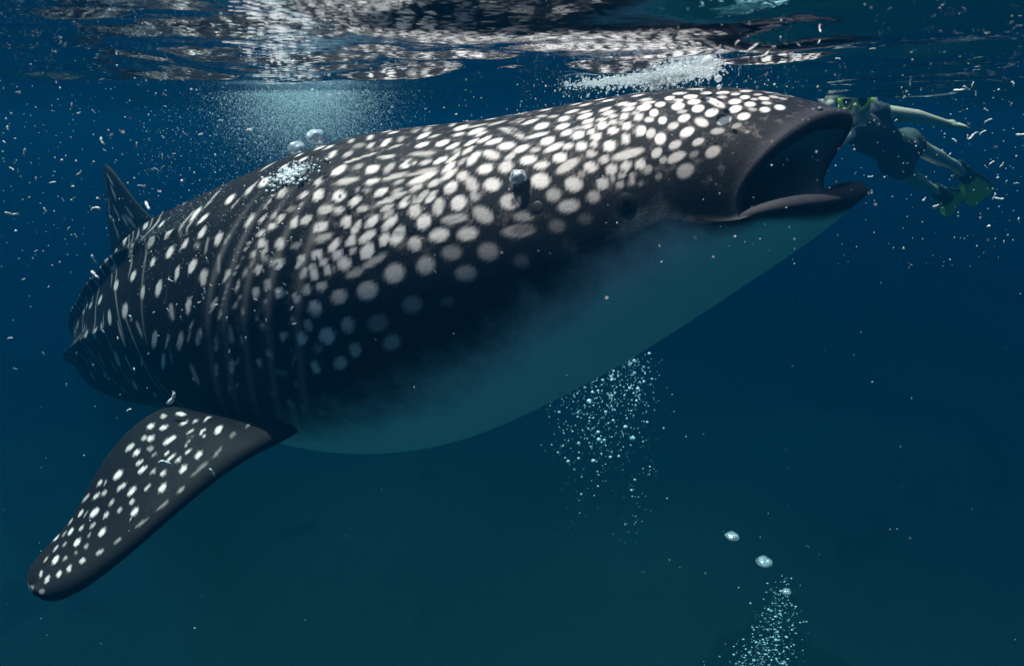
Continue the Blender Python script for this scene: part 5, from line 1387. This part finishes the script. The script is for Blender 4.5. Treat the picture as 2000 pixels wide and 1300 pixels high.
# column of bubbles rising past the belly and the plume further down
N = 1500
cl = rb.integers(0, 60, N); cly = 690 + rb.beta(1, 3.4, 60) * 440; clx = 1172 + np.where(rb.random(60) < .6, rb.choice([-1, 1], 60) * np.abs(rb.normal(62, 16, 60)), rb.normal(0, 40, 60))
loose = rb.random(N) < .45
yv = np.where(loose, 690 + rb.beta(1, 4.2, N) * 520, cly[cl] + rb.normal(0, 26, N)); yv = np.maximum(yv, 660); f = np.clip((yv - 700) / 380, 0, 1)
xv = np.where(loose, 1172 + rb.normal(0, 46, N) * (1 + .25 * f), clx[cl] + rb.normal(0, 13, N)) + 9 * np.sin(yv / 37) + 5 * np.sin(yv / 13)
c = np.array([at(a, b_, d_) for a, b_, d_ in zip(xv, yv, rb.uniform(3.9, 4.6, N))])
scatter('bubble_column', c, rb.lognormal(-6.0, .68, N) * (1 - .25 * f), ICO1, None, M_MIST, 'column of small bubbles rising behind the shark\'s pale belly')
N = 620
yv = 1115 + 200 * rb.beta(2.0, 1.0, N); f = (yv - 1115) / 200
xv = 1530 - 50 * f ** 1.5 + rb.normal(0, 10 + 30 * f, N)
c = np.array([at(a, b_, d_) for a, b_, d_ in zip(xv, yv, rb.uniform(3.6, 4.4, N))])
scatter('bubble_plume', c, rb.lognormal(-6.05, .6, N), ICO1, np.stack([rb.uniform(.8, 1.8, N), np.ones(N), rb.uniform(.5, .9, N)], -1), M_MIST, 'small bubbles rising in a slanting plume from deep water')
# foam and tiny bubbles clinging to the back
def on_skin(n_, fu, fv, off):
    out = []
    for _ in range(n_):
        p, n2, _f = skin(fu(), fv()); out.append(p + n2 * off())
    return np.array(out)
c = on_skin(420, lambda: rb.normal(.817, .007), lambda: rb.normal(.93, .055), lambda: abs(rb.normal(.004, .006)))
scatter('back_foam', c, rb.lognormal(-5.7, .5, len(c)), ICO1, None, M_BUB, 'white foam clinging to the shark\'s back below two large bubbles')
c = on_skin(620, lambda: rb.uniform(.70, .825), lambda: rb.normal(.72, .22), lambda: rb.uniform(.001, .012))
scatter('clinging_bubbles', c, rb.lognormal(-6.75, .4, len(c)), OCT, None, M_BUB, 'tiny bubbles speckling the shark\'s dark back behind the gills')
# large single bubbles, uneven and flattened
def big_bubble(loc, r, flat, seed, label, group=None):
    v, f = ico(4); out = []
    for p in v:
        n_ = mnoise.noise(Vector(p) * 1.6 + Vector((seed * 3.1, 0, 0))); k = 1 + .16 * n_
        z = p[2] * flat * (1 if p[2] > 0 else .7)
        out.append((p[0] * k, p[1] * k, z * k))
    o = link('air_bubble', mesh_np('air_bubble', np.array(out) * r, tris=f), M_GLASS); o.location = loc
    return tag(o, label, 'bubble', group)
big_bubble(at(580, 293, 2.72), .040, .85, 1, 'glassy round bubble on the back, the lower of a pair above the foam', 'large bubbles on the shark\'s back')
big_bubble(at(618, 270, 2.76), .044, .80, 2, 'bright glassy bubble on the back, the upper of a pair above the foam', 'large bubbles on the shark\'s back')
pb, nb_, fb_ = skin(.9418, .54)
big_bubble(pb + nb_ * .013, .027, .95, 3, 'silvery bubble clinging to the head above the spiracle')
big_bubble(at(1430, 1047, 3.7), .038, .52, 4, 'flattened bubble in open water, the highest of three over the slanting plume', 'flattened bubbles over the plume')
big_bubble(at(1493, 1097, 3.7), .044, .55, 5, 'flattened bubble in open water, the largest of three over the slanting plume', 'flattened bubbles over the plume')
big_bubble(at(1536, 1155, 3.8), .025, .62, 6, 'flattened bubble in open water, the smallest of three over the slanting plume', 'flattened bubbles over the plume')
# krill: small curled shrimp-like bodies with a fanned tail and feelers
def krill_mesh(seed):
    r = np.random.default_rng(seed); bm = bmesh.new(); n_ = 12; curl = r.uniform(.3, 2.2); rings = []; a = -curl / 2; p = np.zeros(2); pts = []
    for i in range(n_):
        pts.append((p[0], p[1], a)); p = p + np.array((math.cos(a), math.sin(a))) / n_; a += curl / n_ * (1.4 if i > n_ * .5 else .6)
    c0 = np.mean([q_[:2] for q_ in pts], axis=0)
    for i, (x, y, a_) in enumerate(pts):
        t = i / (n_ - 1); rad = .125 * (math.sin(math.pi * min(1, t * 1.25 + .12)) ** .6 if t < .7 else 1 - 1.5 * (t - .7)) + .012
        nx, ny = -math.sin(a_), math.cos(a_)
        rings.append([bm.verts.new((x - c0[0] + nx * rad * math.cos(k * math.pi / 3), y - c0[1] + ny * rad * math.cos(k * math.pi / 3), rad * .75 * math.sin(k * math.pi / 3))) for k in range(6)])
    for A_, B_ in zip(rings, rings[1:]):
        for k in range(6): bm.faces.new((A_[k], A_[(k + 1) % 6], B_[(k + 1) % 6], B_[k]))
    bm.faces.new(list(reversed(rings[0]))); bm.faces.new(rings[-1])
    x, y, a_ = pts[-1]; x -= c0[0]; y -= c0[1]                      # tail fan
    for s_ in (-.5, 0, .5):
        e = (math.cos(a_ + s_), math.sin(a_ + s_)); bm.faces.new([bm.verts.new(q_) for q_ in ((x, y, .01), (x + e[0] * .12 - e[1] * .025, y + e[1] * .12 + e[0] * .025, .015), (x + e[0] * .15, y + e[1] * .15, 0), (x + e[0] * .12 + e[1] * .025, y + e[1] * .12 - e[0] * .025, -.015))])
    x, y, a_ = pts[0]; x -= c0[0]; y -= c0[1]                       # two feelers
    for s_ in (.35, -.35):
        e = (-math.cos(a_ + s_), -math.sin(a_ + s_)); bm.faces.new([bm.verts.new(q_) for q_ in ((x, y, .012), (x, y, -.012), (x + e[0] * .22, y + e[1] * .22, 0))])
    bmesh.ops.recalc_face_normals(bm, faces=bm.faces)
    me = bpy.data.meshes.new('krill'); bm.to_mesh(me); bm.free(); me.polygons.foreach_set('use_smooth', np.ones(len(me.polygons), bool)); me.materials.append(M_KRILL)
    return me
KM = [krill_mesh(s) for s in range(8)]
rk = random.Random(5)
def krill(px, py, d, size_px, label, group, m_=None):
    o = bpy.data.objects.new('krill', m_ or rk.choice(KM)); COL.objects.link(o)
    p = Vector(at(px, py, d)); p.z = min(p.z, -.012); o.location = p; s_ = .8 * size_px / FOC * d; o.scale = (s_, s_, s_)
    o.rotation_euler = (math.pi / 2 + rk.uniform(-.9, .9), rk.uniform(0, 6.28), rk.uniform(-.9, .9))
    return tag(o, label, 'krill', group)
KR = 'small pale krill adrift in the open water around the snorkeller'
for x, y, s in ((1815, 56, 16), (1675, 78, 18), (1705, 91, 14), (1778, 160, 24), (1765, 170, 12), (1872, 176, 24), (1905, 138, 14), (1960, 122, 16), (1930, 236, 18), (1897, 268, 18), (1903, 262, 20), (1890, 268, 12), (1920, 258, 16), (1865, 275, 16), (1994, 263, 20),
                (1937, 318, 16), (1957, 322, 14), (1926, 326, 12), (1828, 402, 16), (1805, 389, 12), (1872, 419, 16), (1942, 384, 18), (1952, 388, 24), (1965, 357, 14), (1985, 358, 12), (1700, 345, 14), (1703, 375, 10), (1990, 430, 14), (1910, 175, 12), (1886, 172, 16), (1906, 182, 12), (1855, 302, 10), (1990, 110, 12), (1740, 92, 12), (1955, 40, 14), (1845, 28, 12), (1715, 25, 14), (1640, 92, 14), (1668, 130, 16), (1795, 300, 10),
                (1860, 345, 10), (1926, 215, 14), (1975, 205, 12), (1750, 235, 10)):
    krill(x, y, rk.uniform(1.3, 3.2), s, KR, 'krill around the snorkeller')
KS = 'pale krill floating at the surface over the splash of foam'
for x, y, s in ((1470, 94, 30), (1494, 108, 34), (1440, 84, 16), (1405, 92, 14), (1525, 76, 14), (1560, 88, 12), (1600, 82, 16), (1545, 105, 12), (1512, 92, 12)):
    krill(x, y, rk.uniform(.9, 1.15), s, KS, 'krill over the splash')
KD = 'small pale krill adrift in the open water around the dorsal fin'
for x, y, s in ((140, 205, 12), (153, 221, 16), (183, 218, 12), (15, 250, 14), (8, 277, 14), (48, 297, 20), (199, 275, 22), (204, 293, 10), (267, 283, 14), (317, 306, 16), (155, 338, 16), (103, 356, 14), (142, 364, 14), (275, 363, 16), (187, 407, 24), (288, 402, 30), (22, 418, 30), (88, 409, 12), (123, 390, 10), (183, 506, 24), (185, 536, 26), (148, 460, 12), (134, 446, 10), (219, 427, 16),
                (24, 330, 12), (70, 350, 8), (392, 262, 14), (360, 260, 12), (487, 254, 18), (305, 330, 12), (46, 545, 8), (85, 690, 10), (130, 752, 10), (252, 800, 14), (20, 660, 12), (60, 600, 10), (35, 180, 10), (340, 300, 10), (430, 235, 12), (70, 490, 9), (95, 560, 8), (30, 720, 9)):
    krill(x, y, rk.uniform(1.2, 2.6), s, KD, 'krill around the dorsal fin')
KF = 'small pale krill drifting in front of the shark\'s dark rear flank'
for x, y, s in ((256, 622, 18), (353, 488, 18), (405, 509, 18), (400, 568, 14), (482, 450, 16), (494, 470, 12), (333, 547, 14), (483, 440, 8), (569, 467, 14), (443, 622, 12), (516, 460, 10), (354, 622, 14), (412, 557, 8), (182, 712, 10), (202, 647, 9), (570, 602, 14), (533, 495, 10), (480, 660, 14), (448, 686, 9), (380, 600, 9), (545, 570, 10), (500, 585, 10), (422, 595, 10), (520, 625, 8), (345, 595, 10), (212, 740, 8), (262, 720, 9), (230, 660, 8), (300, 610, 9), (556, 555, 9), (389, 590, 8), (515, 530, 8), (575, 632, 10), (375, 580, 9), (464, 560, 8), (150, 690, 8), (290, 690, 7), (310, 655, 7), (328, 605, 10), (372, 640, 9), (850, 530, 9), (1075, 495, 7)):
    krill(x, y, rk.uniform(1.5, 2.05), s, KF, 'krill before the rear flank')
krill(415, 922, 1.95, 28, 'thick pale krill lying across the fin\'s leading edge', None)
krill(324, 903, 2.0, 30, 'thin curled krill on the middle of the spotted pectoral fin', None)
krill(256, 1012, 1.95, 13, 'tiny krill on the spotted pectoral fin near its tip', None)
o = krill(336, 778, 2.45, 42, 'long lilac-white curled krill at the pectoral fin\'s inner rear corner', None)
KB = 'tiny pale krill in the deep water by the flattened bubbles'
for x, y, s in ((1577, 1066, 12), (1600, 1082, 7), (1480, 1090, 7), (1540, 985, 7)):
    krill(x, y, 2.2, s, KB, 'krill by the flattened bubbles')
# plankton specks too many to count
N = 2600
xs = rb.uniform(-60, 2060, N); ys = np.where(rb.random(N) < .72, rb.uniform(0, 520, N), rb.uniform(0, 1320, N)); ds = rb.uniform(.7, 3.8, N)
keep = rb.random(N) < np.where(ys > 560, .35, 1) * np.clip(.35 + .65 * np.maximum(np.abs(xs - 1000) / 700 - .3, 0) + .3 * (ys < 250), 0, 1)
c = np.array([at(a, b_, d_) for a, b_, d_ in zip(xs[keep], ys[keep], ds[keep])]); dk = ds[keep]
ok = c[:, 2] < -.008; c, dk = c[ok], dk[ok]
scatter('plankton', c, rb.lognormal(-.10, .42, len(c)) / FOC * dk, OCT, np.stack([rb.uniform(.6, 1.9, len(c)), np.ones(len(c)), rb.uniform(.6, 1.6, len(c))], -1), M_SPECK, 'tiny pale plankton specks floating throughout the water')
